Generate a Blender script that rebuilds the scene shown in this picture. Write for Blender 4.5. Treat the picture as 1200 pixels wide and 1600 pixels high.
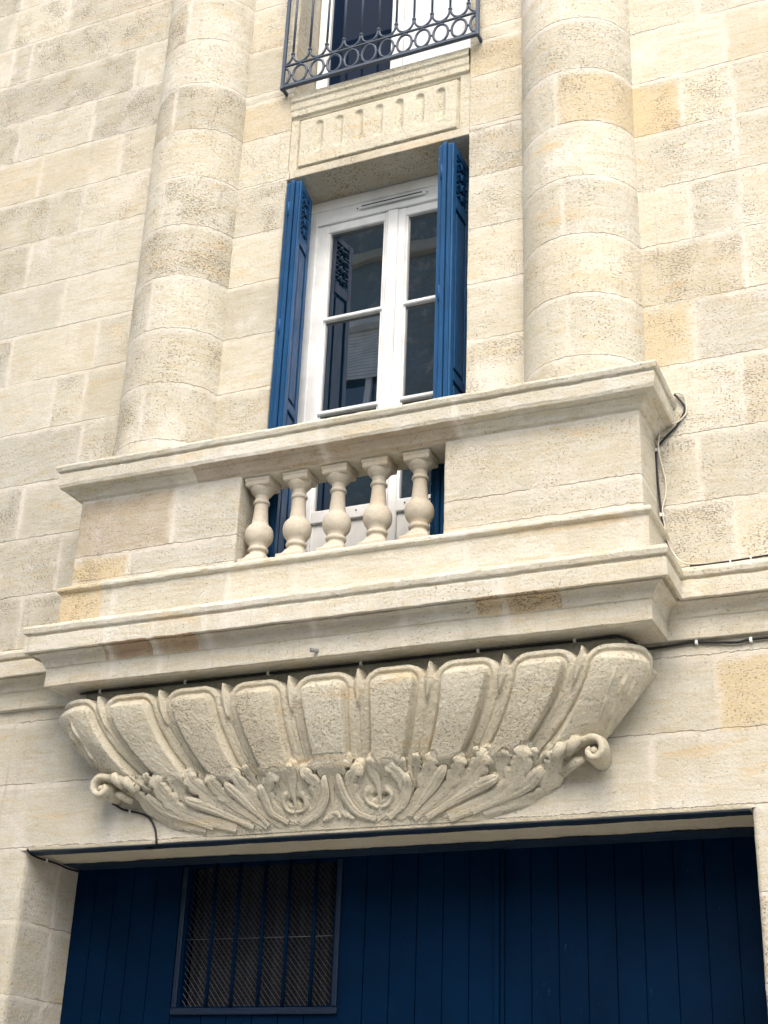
import bpy, math, random
import numpy as np
from mathutils import Matrix, Vector, noise
R_ = math.radians
random.seed(7)
for o in list(bpy.data.objects): bpy.data.objects.remove(o)
SC = bpy.context.scene
COL = SC.collection

# ------------------------------------------------------------------ camera
cam_d = bpy.data.cameras.new('camera'); cam = bpy.data.objects.new('camera', cam_d); COL.objects.link(cam)
SC.camera = cam
RM = ((0.91782516, 0.39538112, 0.03564744), (-0.13747559, 0.40079752, -0.90579347), (-0.37242105, 0.82645939, 0.4222173))
CAM = Vector((2.9, -6.3, 1.6))
m = Matrix(((RM[0][0], -RM[1][0], -RM[2][0], CAM.x), (RM[0][1], -RM[1][1], -RM[2][1], CAM.y),
            (RM[0][2], -RM[1][2], -RM[2][2], CAM.z), (0, 0, 0, 1)))
cam.matrix_world = m
cam_d.sensor_fit = 'VERTICAL'; cam_d.sensor_height = 36; cam_d.sensor_width = 27
cam_d.lens = 2216.218 / 1600 * 36
cam_d.clip_start = 0.05; cam_d.clip_end = 500
SC.render.resolution_x = 768; SC.render.resolution_y = 1024

# ------------------------------------------------------------------ light
w = bpy.data.worlds.new('World'); SC.world = w; w.use_nodes = True
nt = w.node_tree; bg = nt.nodes['Background']
sky = nt.nodes.new('ShaderNodeTexSky'); sky.sky_type = 'NISHITA'; sky.sun_disc = False
SUN_EL, SUN_AZ = R_(50), R_(-14)          # azimuth measured from -Y towards -X
sky.sun_elevation = SUN_EL; sky.sun_rotation = math.pi + SUN_AZ
sky.air_density = 1.0; sky.dust_density = 4.0; sky.ozone_density = 0.6
nt.links.new(sky.outputs[0], bg.inputs[0]); bg.inputs[1].default_value = 0.15
sd = bpy.data.lights.new('sun', 'SUN'); sd.energy = .72; sd.angle = R_(60); sd.color = (1.0, 0.97, 0.92)
so = bpy.data.objects.new('sun', sd); COL.objects.link(so)
sdir = Vector((-math.sin(SUN_AZ) * math.cos(SUN_EL), -math.cos(SUN_AZ) * math.cos(SUN_EL), math.sin(SUN_EL)))
so.rotation_euler = sdir.to_track_quat('Z', 'Y').to_euler()
SC.view_settings.view_transform = 'Standard'; SC.view_settings.look = 'None'
SC.view_settings.gamma = 1; SC.view_settings.exposure = 1.22

# ------------------------------------------------------------------ node helpers
def new_mat(name):
    mt = bpy.data.materials.new(name); mt.use_nodes = True
    return mt, mt.node_tree, mt.node_tree.nodes['Principled BSDF']
class NB:
    def __init__(s, nt): s.nt = nt
    def n(s, t, **k):
        x = s.nt.nodes.new(t)
        for a, b in k.items(): setattr(x, a, b)
        return x
    def set(s, inp, v):
        if hasattr(v, 'is_output') or isinstance(v, bpy.types.NodeSocket): s.nt.links.new(v, inp)
        else: inp.default_value = v
    def m(s, op, a, b=None, c=None, clamp=False):
        x = s.n('ShaderNodeMath', operation=op, use_clamp=clamp); s.set(x.inputs[0], a)
        if b is not None: s.set(x.inputs[1], b)
        if c is not None: s.set(x.inputs[2], c)
        return x.outputs[0]
    def noise(s, vec, scale, detail=3, rough=.55, dist=0):
        x = s.n('ShaderNodeTexNoise'); s.set(x.inputs['Vector'], vec); x.inputs['Scale'].default_value = scale
        x.inputs['Detail'].default_value = detail; x.inputs['Roughness'].default_value = rough; x.inputs['Distortion'].default_value = dist
        return x.outputs['Fac']
    def scale(s, vec, k):
        x = s.n('ShaderNodeVectorMath', operation='MULTIPLY'); s.set(x.inputs[0], vec); x.inputs[1].default_value = k
        return x.outputs[0]
    def vadd(s, a, b):
        x = s.n('ShaderNodeVectorMath', operation='ADD'); s.set(x.inputs[0], a); s.set(x.inputs[1], b)
        return x.outputs[0]
    def ramp(s, v, a, b, lo=0., hi=1., mode='SMOOTHSTEP'):
        x = s.n('ShaderNodeMapRange', interpolation_type=mode); s.set(x.inputs[0], v)
        x.inputs[1].default_value = a; x.inputs[2].default_value = b; x.inputs[3].default_value = lo; x.inputs[4].default_value = hi
        return x.outputs[0]
    def mix(s, f, a, b, blend='MIX'):
        x = s.n('ShaderNodeMix', data_type='RGBA', blend_type=blend); s.set(x.inputs[0], f)
        for i, v in ((6, a), (7, b)):
            if isinstance(v, tuple): v = (*v, 1) if len(v) == 3 else v
            s.set(x.inputs[i], v)
        return x.outputs[2]

def stone_material(name, base=(.57, .545, .445), pit_gain=1.0, streak=1.0, rough_gain=1.0):
    mt, nt, bs = new_mat(name); B = NB(nt)
    pos = B.n('ShaderNodeTexCoord').outputs['Object']
    tone = B.n('ShaderNodeAttribute', attribute_name='tone')
    tc = B.n('ShaderNodeSeparateColor'); nt.links.new(tone.outputs['Color'], tc.inputs[0])
    warm, val, pit, brown = tc.outputs[0], tc.outputs[1], tc.outputs[2], tone.outputs['Alpha']
    def uv(n):
        u = B.n('ShaderNodeUVMap', uv_map=n); s_ = B.n('ShaderNodeSeparateXYZ'); nt.links.new(u.outputs[0], s_.inputs[0]); return s_.outputs
    b_, d_ = uv('blk'), uv('dim')
    # offset the grain from block to block
    offs = B.n('ShaderNodeCombineXYZ'); nt.links.new(B.m('MULTIPLY', val, 7.3), offs.inputs[0]); nt.links.new(B.m('MULTIPLY', pit, 5.1), offs.inputs[2])
    gp = B.vadd(pos, offs.outputs[0])
    big = B.noise(pos, 1.3, 5, .62)
    med = B.noise(gp, 14, 4, .6)
    bed = B.noise(B.scale(gp, (3.4, 3.4, 24)), 1.6, 6, .72, .9)     # bedding planes
    fine = B.noise(gp, 130, 3, .7)
    grain = B.noise(pos, 60, 4, .65)
    pits = B.noise(B.scale(gp, (1, 1, 1.9)), 78, 2, .5)
    patch = B.noise(gp, 5.5, 3, .6)
    # colour
    c = B.mix(B.ramp(big, .3, .7), tuple(x * .93 for x in base), tuple(x * k for x, k in zip(base, (1.1, 1.11, 1.16))))
    c = B.mix(B.m('MULTIPLY', B.ramp(bed, .42, .66), .62 * streak), c, (base[0] * .88, base[1] * .79, base[2] * .62))
    c = B.mix(B.m('MULTIPLY', B.ramp(B.noise(B.scale(gp,(1,1,2)), 20, 5, .7), .52, .75), .4), c, (base[0] * .80, base[1] * .72, base[2] * .58))
    c = B.mix(B.m('MULTIPLY', B.ramp(B.noise(pos, 2.3, 6, .7), .52, .70), .75 * streak), c, (.70, .66, .58))
    vein = B.noise(B.scale(pos, (1.2, 1.2, 7)), 1.5, 5, .65, .6)
    c = B.mix(B.m('MULTIPLY', B.ramp(vein, .56, .72), .48), c, (.60, .43, .21))
    c = B.mix(B.m('MULTIPLY', B.ramp(med, .5, .75), .3), c, (base[0] * 1.0, base[1] * .93, base[2] * .78))
    c = B.mix(B.m('MULTIPLY', warm, B.ramp(B.noise(gp, 7, 3), .2, .6, .65, 1)), c, (.61, .455, .22))
    c = B.mix(B.m('MULTIPLY', brown, B.ramp(B.noise(gp, 9, 3), .3, .6, .5, 1)), c, (.34, .17, .075))
    v = B.ramp(val, 0, 1, .85, 1.10, 'LINEAR')
    vv = B.n('ShaderNodeCombineColor'); [nt.links.new(v, vv.inputs[i]) for i in range(3)]
    c = B.mix(1.0, c, vv.outputs[0], 'MULTIPLY')
    pd = B.m('MULTIPLY', B.ramp(patch, .28, .71), pit)
    pm = B.m('MULTIPLY', B.ramp(B.m('ADD', pits, B.m('MULTIPLY', B.m('ADD', pd, .32), .155)), .71, .79), pit_gain, clamp=True)
    c = B.mix(B.m('MULTIPLY', pm, .62), c, (.19, .145, .085))
    c = B.mix(B.m('MULTIPLY', B.ramp(fine, .50, .72), .32), c, (.27, .22, .14))
    c = B.mix(B.m('MULTIPLY', B.ramp(B.noise(B.scale(gp, (1, 1, 1.6)), 110, 2, .5), .60, .70), B.m('MULTIPLY', pit, .45)), c, (.22, .17, .10))
    # joints
    wob = B.m('MULTIPLY', B.m('SUBTRACT', B.noise(pos, 9, 4, .7), .5), .030)
    wob2 = B.m('MULTIPLY', B.m('SUBTRACT', B.noise(pos, 45, 2), .5), .010)
    ww = B.m('ADD', wob, wob2)
    du = B.m('MINIMUM', b_[0], B.m('SUBTRACT', d_[0], b_[0]))
    dv = B.m('MINIMUM', b_[1], B.m('SUBTRACT', d_[1], b_[1]))
    dist = B.m('ADD', B.m('MINIMUM', du, dv), ww)
    mort = B.m('MULTIPLY', B.ramp(dist, .004, .024, 1, 0), B.ramp(B.noise(pos, 2.7, 3), .35, .65, .25, 1))
    smear = B.m('MULTIPLY', B.ramp(dist, .008, .055, 1, 0), B.ramp(B.noise(pos, 6.1, 4, .65), .42, .60))
    c = B.mix(B.m('MULTIPLY', smear, .55), c, (.68, .635, .54))
    c = B.mix(B.m('MULTIPLY', mort, .70), c, (.70, .65, .55))
    cw = B.m('ABSOLUTE', B.m('SUBTRACT', b_[1], B.m('ADD', .016, B.m('ADD', B.m('MULTIPLY', ww, .6), B.m('MULTIPLY', B.m('SUBTRACT', B.noise(pos, 22, 3, .7), .5), .022)))))
    crack = B.m('MULTIPLY', B.ramp(cw, .0008, .0038, 1, 0), B.ramp(B.noise(pos, 3.5, 2), .34, .50))
    c = B.mix(B.m('MULTIPLY', crack, .46), c, (.17, .13, .09))
    # soft dirt streaks
    dirt = B.noise(B.scale(pos, (9, 9, .9)), 1.1, 4, .6)
    c = B.mix(B.m('MULTIPLY', B.ramp(dirt, .56, .8), .22), c, (.36, .32, .26))
    drip = B.noise(B.scale(pos, (42, 42, 2.2)), 1.0, 3, .6)
    c = B.mix(B.m('MULTIPLY', B.m('MULTIPLY', B.ramp(drip, .56, .74), B.ramp(B.noise(pos, 1.7, 3), .46, .60)), .42), c, (.34, .31, .27))
    nt.links.new(c, bs.inputs['Base Color'])
    bs.inputs['Roughness'].default_value = .93
    bs.inputs['Specular IOR Level'].default_value = .2
    h = B.m('MULTIPLY', grain, 1.0 * rough_gain)
    h = B.m('ADD', h, B.m('MULTIPLY', fine, .45 * rough_gain))
    h = B.m('ADD', h, B.m('MULTIPLY', med, 1.1))
    h = B.m('SUBTRACT', h, B.m('MULTIPLY', pm, 1.1))
    h = B.m('SUBTRACT', h, B.m('MULTIPLY', crack, 1.6))
    h = B.m('ADD', h, B.m('MULTIPLY', mort, .35))
    bp_ = B.n('ShaderNodeBump'); nt.links.new(h, bp_.inputs['Height']); bp_.inputs['Distance'].default_value = .006; bp_.inputs['Strength'].default_value = .76
    nt.links.new(bp_.outputs[0], bs.inputs['Normal'])
    return mt

def paint_material(name, col, rough=.5, wear=None, wear_amt=.0, bump=.0015, grain_axis=(14, 14, 1.2), spec=.4):
    mt, nt, bs = new_mat(name); B = NB(nt)
    pos = B.n('ShaderNodeTexCoord').outputs['Object']
    g = B.noise(B.scale(pos, grain_axis), 6, 4, .6)
    p = B.noise(pos, 3, 3, .6)
    c = B.mix(B.ramp(p, .3, .7), tuple(x * .85 for x in col), tuple(x * 1.15 for x in col))
    c = B.mix(B.m('MULTIPLY', B.ramp(g, .55, .75), .25), c, tuple(x * .7 for x in col))
    if wear:
        wn = B.m('MULTIPLY', B.ramp(B.noise(B.scale(pos, (5, 5, 1)), 14, 5, .7), .66, .70), B.ramp(B.noise(pos, 2.5, 2), .45, .6))
        c = B.mix(B.m('MULTIPLY', wn, wear_amt), c, wear)
    nt.links.new(c, bs.inputs['Base Color'])
    nt.links.new(B.ramp(g, .3, .7, rough - .08, rough + .1), bs.inputs['Roughness'])
    bs.inputs['Specular IOR Level'].default_value = spec
    b = B.n('ShaderNodeBump'); nt.links.new(B.m('ADD', g, B.m('MULTIPLY', B.noise(pos, 60, 2), .3)), b.inputs['Height']); b.inputs['Distance'].default_value = bump
    b.inputs['Strength'].default_value = .7
    nt.links.new(b.outputs[0], bs.inputs['Normal'])
    return mt

def glass_material(name, tint=(.006, .008, .012), ior=1.9):
    mt, nt, bs = new_mat(name); B = NB(nt)
    pos = B.n('ShaderNodeTexCoord').outputs['Object']
    bs.inputs['Base Color'].default_value = (*tint, 1); bs.inputs['Roughness'].default_value = .012; bs.inputs['IOR'].default_value = ior
    b = B.n('ShaderNodeBump'); nt.links.new(B.noise(pos, 2.2, 1), b.inputs['Height']); b.inputs['Distance'].default_value = .004; b.inputs['Strength'].default_value = .35
    nt.links.new(b.outputs[0], bs.inputs['Normal'])
    return mt

M = {}
M['stone'] = stone_material('limestone')
M['carved'] = stone_material('carved_limestone', base=(.565, .53, .41), pit_gain=.8, streak=.3, rough_gain=1.2)
M['render'] = stone_material('smooth_limestone', base=(.56, .535, .42), pit_gain=.25, streak=.35, rough_gain=1.5)
M['cast'] = stone_material('cast_stone', base=(.54, .49, .385), pit_gain=.3, streak=.15, rough_gain=.35)
M['blue'] = paint_material('blue_shutter_paint', (.011, .078, .195), .5, (.24, .33, .45), .7, spec=.25)
M['navy'] = paint_material('navy_door_paint', (.0003, .0105, .034), .5, (.06, .09, .12), .5, bump=.0008, spec=.05)
M['steel'] = paint_material('lintel_paint', (.012, .026, .045), .5, (.28, .24, .18), .8, grain_axis=(1.2, 14, 14))
M['white'] = paint_material('white_window_paint', (.80, .815, .80), .35, None, bump=.0003)
M['iron'] = paint_material('blue_grey_iron', (.045, .065, .095), .45, (.2, .22, .24), .3, bump=.001)
M['black'] = paint_material('black_cable_sheath', (.012, .013, .016), .45, bump=.0002)
M['wcable'] = paint_material('cream_cable_sheath', (.60, .54, .43), .6, bump=.0002)
M['clip'] = paint_material('white_clip_plastic', (.75, .75, .72), .5, bump=.0002)
M['glass'] = glass_material('window_glass', (.001, .006, .011), 2.9)
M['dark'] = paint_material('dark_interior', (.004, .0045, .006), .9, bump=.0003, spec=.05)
M['mesh'] = paint_material('grey_wire', (.085, .092, .105), .55, bump=.0003)
M['cloth'] = paint_material('dark_cloth', (.022, .024, .028), .9, bump=.001, spec=.1)
M['white_pane'] = paint_material('white_pane_paint', (.82, .84, .88), .8, bump=.0003)
M['ochre'] = paint_material('ochre_soffit_stone', (.40, .33, .22), .9, (.42, .30, .12), .5, grain_axis=(1.5, 9, 9), spec=.1)

# ------------------------------------------------------------------ mesh builder
def jit(p, a=.0022, chip=False):
    v = Vector(p)
    if chip:
        c_ = noise.noise(v * 23) ; a = .0026
        v = v + noise.noise_vector(v * 48) * (.0022 + .006 * max(0, c_ - .25))
    n1 = noise.noise_vector(v * 3.1); n2 = noise.noise_vector(v * 17 + Vector((5, 3, 1)))
    return v + n1 * a * 1.3 + n2 * a * .8
class MB:
    def __init__(s): s.v = []; s.f = []; s.u = []; s.d = []; s.t = []; s.sm = []
    def grid(s, P, U=None, D=(9, 9), tone=(.0, .5, .3, 0), flip=False, smooth=False, j=True, chip=False):
        n, k = len(P), len(P[0]); o = len(s.v)
        for a in range(n):
            for b in range(k): s.v.append(tuple(jit(P[a][b], chip=chip)) if j else tuple(P[a][b]))
        for a in range(n - 1):
            for b in range(k - 1):
                ids = [(a, b), (a + 1, b), (a + 1, b + 1), (a, b + 1)]
                if flip: ids = ids[::-1]
                s.f.append([o + i * k + q for i, q in ids])
                s.u.append([U[i][q] if U is not None else (4, 4) for i, q in ids]); s.d.append(D); s.t.append(tone); s.sm.append(smooth)
    def poly(s, pts, faces, tone=(0, .5, .3, 0), smooth=False):
        o = len(s.v); s.v += [tuple(p) for p in pts]
        for f in faces:
            s.f.append([o + i for i in f]); s.u.append([(4, 4)] * len(f)); s.d.append((9, 9)); s.t.append(tone); s.sm.append(smooth)
    def box(s, x0, x1, y0, y1, z0, z1, bev=0, **k):
        if bev <= 0:
            pts = [(x, y, z) for x in (x0, x1) for y in (y0, y1) for z in (z0, z1)]
            s.poly(pts, [(0, 1, 3, 2), (4, 6, 7, 5), (0, 4, 5, 1), (2, 3, 7, 6), (0, 2, 6, 4), (1, 5, 7, 3)], **k); return
        b = min(bev, (x1 - x0) * .45, (y1 - y0) * .45, (z1 - z0) * .45)
        X, Y, Z = (x0, x1), (y0, y1), (z0, z1); P = []; idx = {}
        for i in (0, 1):
            for j_ in (0, 1):
                for l in (0, 1):
                    si, sj, sl = (1, -1)[i], (1, -1)[j_], (1, -1)[l]
                    for ax, p in enumerate(((X[i], Y[j_] + sj * b, Z[l] + sl * b), (X[i] + si * b, Y[j_], Z[l] + sl * b), (X[i] + si * b, Y[j_] + sj * b, Z[l]))):
                        idx[i, j_, l, ax] = len(P); P.append(p)
        g = idx.__getitem__; F = []
        for a in (0, 1):
            F.append([g((a, q, r, 0)) for q, r in ((0, 0), (1, 0), (1, 1), (0, 1))]); F.append([g((q, a, r, 1)) for q, r in ((0, 0), (1, 0), (1, 1), (0, 1))])
            F.append([g((q, r, a, 2)) for q, r in ((0, 0), (1, 0), (1, 1), (0, 1))])
        for a in (0, 1):
            for c in (0, 1):
                F.append([g((a, c, 0, 0)), g((a, c, 1, 0)), g((a, c, 1, 1)), g((a, c, 0, 1))])
                F.append([g((a, 0, c, 0)), g((a, 1, c, 0)), g((a, 1, c, 2)), g((a, 0, c, 2))])
                F.append([g((0, a, c, 1)), g((1, a, c, 1)), g((1, a, c, 2)), g((0, a, c, 2))])
                for l in (0, 1): F.append([g((a, c, l, 0)), g((a, c, l, 1)), g((a, c, l, 2))])
        ctr = Vector(((x0 + x1) / 2, (y0 + y1) / 2, (z0 + z1) / 2)); FF = []
        for f in F:
            a, c, e = (Vector(P[f[q]]) for q in (0, 1, 2)); nrm = (c - a).cross(e - a)
            FF.append(f if nrm.dot((a + c + e) / 3 - ctr) > 0 else f[::-1])
        s.poly(P, FF, **k)
    def tube(s, pts, r, seg=8, closed=False, caps=True, **k):
        pts = [Vector(p) for p in pts]; n = len(pts)
        rr = r if isinstance(r, (list, tuple)) else [r] * n
        o = len(s.v); up = None; V = []
        for i, p in enumerate(pts):
            a = pts[(i - 1) % n] if (closed or i > 0) else p; b = pts[(i + 1) % n] if (closed or i < n - 1) else p
            t = (b - a).normalized()
            if up is None: up = t.orthogonal().normalized()
            up = (up - t * up.dot(t)).normalized(); sd_ = t.cross(up)
            for q in range(seg):
                an = 2 * math.pi * q / seg; V.append(p + (up * math.cos(an) + sd_ * math.sin(an)) * rr[i])
        F = []
        for i in range(n if closed else n - 1):
            for q in range(seg):
                a, b = i * seg, ((i + 1) % n) * seg
                F.append((a + q, a + (q + 1) % seg, b + (q + 1) % seg, b + q))
        if caps and not closed: F += [tuple(range(seg))[::-1], tuple((n - 1) * seg + q for q in range(seg))]
        s.poly(V, F, smooth=True, **k)
    def lathe(s, c, prof, seg=32, **k):
        V = [(c[0] + r * math.cos(2 * math.pi * q / seg), c[1] + r * math.sin(2 * math.pi * q / seg), c[2] + z) for r, z in prof for q in range(seg)]
        F = [(i * seg + q, i * seg + (q + 1) % seg, (i + 1) * seg + (q + 1) % seg, (i + 1) * seg + q) for i in range(len(prof) - 1) for q in range(seg)]
        s.poly(V, F, smooth=True, **k)
    def build(s, name, mat, parent=None, loc=None):
        me = bpy.data.meshes.new(name); loc = Vector(loc) if loc else Vector((0, 0, 0))
        me.from_pydata([Vector(v) - loc for v in s.v] if loc.length else s.v, [], s.f)
        n = len(me.loops)
        a = np.array([x for f in s.u for x in f], dtype=np.float32).ravel(); uv = me.uv_layers.new(name='blk'); uv.data.foreach_set('uv', a)
        cnt = [len(f) for f in s.f]
        d = np.repeat(np.array(s.d, dtype=np.float32), cnt, axis=0).ravel(); uv2 = me.uv_layers.new(name='dim'); uv2.data.foreach_set('uv', d)
        ca = me.attributes.new('tone', 'FLOAT_COLOR', 'FACE'); ca.data.foreach_set('color', np.array(s.t, dtype=np.float32).ravel())
        me.polygons.foreach_set('use_smooth', s.sm)
        me.materials.append(mat); me.update()
        o = bpy.data.objects.new(name, me); COL.objects.link(o)
        o.location = loc
        if parent:
            o.parent = parent
            o.matrix_parent_inverse = Matrix()
            pl = Vector((0, 0, 0)); q = parent
            while q: pl += q.location; q = q.parent
            o.location = loc - pl
        return o
def tag(o, label=None, cat=None, group=None, kind=None):
    if label: o['label'] = label
    if cat: o['category'] = cat
    if group: o['group'] = group
    if kind: o['kind'] = kind
    return o
def thing(name, label, cat, loc=(0, 0, 0), group=None):
    o = bpy.data.objects.new(name, None); COL.objects.link(o); o.location = loc
    return tag(o, label, cat, group)

# tones of particular stones, measured on the facade: (x0,x1,y0,y1,z0,z1, warm, value, pit, brown)
SPOTS = [(1.50, 1.78, -.05, .05, 6.95, 7.28, .62, .5, .9, 0), (1.5, 1.78, -.05, .05, 5.43, 5.78, .42, .45, .8, 0),
         (1.16, 1.5, -.4, .05, 6.95, 7.28, .42, .45, .8, 0), (1.6, 2.06, -.05, .05, 5.80, 6.15, .2, .3, 1.0, 0),
         (.53, .86, -.05, .05, 7.65, 8.0, .35, .5, .9, 0), (-1.07, -.71, -.05, .05, 7.65, 7.95, .30, .5, .7, 0),
         (1.5, 2.06, -.05, .05, 7.32, 7.65, .0, .95, .1, 0), (-2.9, -2.28, -.05, .05, 7.63, 7.95, .15, .6, .3, 0),
         (-3.5, -2.68, -.05, .05, 7.63, 8.0, .25, .6, .3, 0), (1.76, 2.2, -.05, .05, 3.47, 3.8, .5, .5, .5, 0),
         (-1.8, -1.05, -.4, .05, 7.65, 7.95, .05, .25, 1.0, 0)]
def tone_at(x, y, z, rnd, lo=.05, hi=1.0):
    for s_ in SPOTS:
        if s_[0] <= x <= s_[1] and s_[2] <= y <= s_[3] and s_[4] <= z <= s_[5]: return s_[6:10]
    return (max(0, rnd.gauss(.03, .07)), rnd.uniform(lo, hi), rnd.choice((.15, .4, .6, .8, 1.0, 1.15)), 0)

def cumul(path):
    s = [0.]
    for a, b in zip(path, path[1:]): s.append(s[-1] + math.dist(a, b))
    return s
def at(path, S, t):
    for i in range(len(S) - 1):
        if t <= S[i + 1] + 1e-9:
            k = 0 if S[i + 1] == S[i] else (t - S[i]) / (S[i + 1] - S[i])
            return tuple(a + (b - a) * k for a, b in zip(path[i], path[i + 1]))
    return path[-1]
def wall_course(mb, path, z0, z1, joints, rnd, step=.05, smooth=False, frame='z', tonef=None, fixed=None):
    """path: plan polyline; joints: arc-length positions of the vertical joints"""
    S = cumul(path); L = S[-1]
    js = [0.] + sorted(j for j in joints if .02 < j < L - .02) + [L]
    for a, b in zip(js, js[1:]):
        ts = sorted(set([a, b] + [x for x in S if a < x < b] + [a + (b - a) * i / max(1, math.ceil((b - a) / step)) for i in range(math.ceil((b - a) / step))]))
        nz = max(1, math.ceil((z1 - z0) / step)); zs = [z0 + (z1 - z0) * i / nz for i in range(nz + 1)]
        mid = at(path, S, (a + b) / 2)
        P = [[(*at(path, S, t), z) for z in zs] for t in ts]
        if frame == 'x': P = [[(z, p[0], p[1]) for z, p in zip(zs, [at(path, S, t)] * len(zs))] for t in ts]
        ua = -2 if a == 0 and fixed != 'open' else 0
        U = [[(t - a + (3 if a == 0 else 0), z - z0) for z in zs] for t in ts]
        w_ = (b - a) + (3 if a == 0 else 0) + (3 if b == L else 0)
        tn = tonef(mid, (z0 + z1) / 2) if tonef else tone_at(mid[0], mid[1], (z0 + z1) / 2, rnd)
        mb.grid(P, U, (w_, z1 - z0), tn, smooth=smooth)

def rounded(p, r, n=3):
    """round each interior corner of a 2-D polyline"""
    out = [p[0]]
    for a, b, c in zip(p, p[1:], p[2:]):
        A, Bv, C_ = Vector(a), Vector(b), Vector(c)
        rr = min(r, (A - Bv).length * .45, (C_ - Bv).length * .45)
        u, v = (A - Bv).normalized() * rr, (C_ - Bv).normalized() * rr
        for i in range(n + 1):
            t = i / n
            out.append(tuple((Bv + u) * (1 - t) ** 2 + Bv * 2 * t * (1 - t) + (Bv + v) * t * t))
    out.append(p[-1]); return out

def sweep(mb, path, prof, joints=(), rnd=random, step=.035, tonef=None, r=.004):
    """sweep (offset, z) profile along plan polyline path with mitres; outward = right of travel"""
    prof = rounded(prof, r, 2)
    S = cumul(path); L = S[-1]; n = len(path); nr = []
    for i in range(n):
        ds = []
        for a, b in ((i - 1, i), (i, i + 1)):
            if a >= 0 and b < n:
                d = Vector(path[b]) - Vector(path[a]); d.normalize(); ds.append(Vector((d.y, -d.x)))
        if len(ds) == 1: nr.append(ds[0])
        else: mm = ds[0] + ds[1]; nr.append(mm / (1 + ds[0].dot(ds[1])))
    segn = [(Vector((path[i + 1][1] - path[i][1], -(path[i + 1][0] - path[i][0])))).normalized() for i in range(n - 1)]
    PS = cumul(prof)
    js = [0.] + sorted(j for j in joints if 0 < j < L) + [L]
    for a, b in zip(js, js[1:]):
        tn0 = None
        for i in range(n - 1):
            s0, s1 = max(a, S[i]), min(b, S[i + 1])
            if s1 - s0 < 1e-6: continue
            k = max(1, math.ceil((s1 - s0) / step)); ts = [s0 + (s1 - s0) * q / k for q in range(k + 1)]
            P = []
            for t in ts:
                f = (t - S[i]) / (S[i + 1] - S[i]); row = []
                for o_, z in prof:
                    A = Vector(path[i]) + nr[i] * o_; Bv = Vector(path[i + 1]) + nr[i + 1] * o_
                    # joints stay square to the run: clamp between the mitre planes
                    base = Vector(path[i]) + (Vector(path[i + 1]) - Vector(path[i])) * f + segn[i] * o_
                    dr = (Vector(path[i + 1]) - Vector(path[i])).normalized()
                    q = (base - Vector(path[i])).dot(dr); qa = (A - Vector(path[i])).dot(dr); qb = (Bv - Vector(path[i])).dot(dr)
                    q = max(min(qa, qb), min(q, max(qa, qb))) if (0 < f < 1) else (qa if f <= 0 else qb)
                    pt = Vector(path[i]) + dr * q + segn[i] * o_
                    row.append((pt.x, pt.y, z))
                P.append(row)
            U = [[(t - a, 2 + PS[q]) for q in range(len(prof))] for t in ts]
            ob = len(mb.t)
            base_t = tonef((s0 + s1) / 2) if tonef else (0, .5, .5, 0)
            if tn0 is None: tn0 = (max(0, rnd.gauss(.04, .06)), rnd.uniform(.5, 1), rnd.uniform(.05, .45), 0)
            mb.grid(P, U, (b - a, 9), tn0, chip=True)
            # local stains by position
            fi = ob
            for q in range(len(ts) - 1):
                for z_ in range(len(prof) - 1):
                    x = (P[q][z_][0] + P[q + 1][z_][0]) / 2; zz = (P[q][z_][2] + P[q][z_ + 1][2]) / 2; yy = P[q][z_][1]
                    for st in STAINS:
                        if st[0] <= x <= st[1] and st[2] <= zz <= st[3] and yy < -.2: mb.t[fi] = st[4]
                    fi += 1
STAINS = [(-.92, .62, 4.99, 5.062, (.12, .25, .5, .30)), (-1.80, -1.46, 4.26, 4.62, (.62, .8, .9, 0)),
          (-1.36, -1.06, 4.012, 4.085, (.35, .35, .5, .6)), (-1.04, -.80, 4.012, 4.085, (.45, .4, .9, .45)),
          (.74, 1.16, 4.012, 4.085, (.55, .6, 1.0, .12)), (-.8, .4, 4.012, 4.085, (0, .35, .1, .12))]

# ================================================================== GROUND
g = MB(); g.poly([(-80, -80, -.15), (80, -80, -.15), (80, 80, -.15), (-80, 80, -.15)], [(0, 1, 2, 3)])
asph = paint_material('pale_asphalt', (.34, .33, .31), .9, bump=.004, grain_axis=(3, 3, 3))
tag(g.build('street', asph), kind='structure')
pave = paint_material('paving', (.60, .58, .54), .9, bump=.003, grain_axis=(3, 3, 3))
p = MB(); p.box(-30, 30, -1.6, .5, -.14, 0, .02); tag(p.build('pavement', pave), kind='structure')
p = MB(); p.box(-30, 30, -9.2, -7.9, -.14, 0, .02); tag(p.build('pavement', pave), kind='structure')

# ================================================================== HOUSE
house = thing('townhouse', 'cream limestone house with blue shutters, carved balcony and wide navy garage door', 'building', (-.09, 0, 0))
rnd = random.Random(11)
XL, XR = -.70, .52                     # window bay
GL, GR = -1.98, 1.885                  # garage opening
LINT = 3.11
wall = MB()
def snap_courses(z0, k, n): return [z0 + k * i for i in range(n)]
ZC = [4.27, 4.605, 4.985] + [5.36 + .3765 * i for i in range(16)]
def rj(x0, x1, rnd, fixed=()):        # random joints for a course between x0 and x1, avoiding fixed ones
    out = list(fixed); x = x0 + rnd.uniform(.25, .7)
    while x < x1:
        if all(abs(x - f) > .22 for f in fixed): out.append(x)
        x += rnd.uniform(.38, .78)
    return out
JR = [(7.514, 2.046), (7.1, 1.784), (7.1, 2.065), (6.692, 2.062), (6.37, 1.795), (6.37, 2.065), (5.985, 2.053), (5.655, 1.775), (5.23, 1.993), (4.8, 1.752), (4.4, 1.903)]
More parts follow.
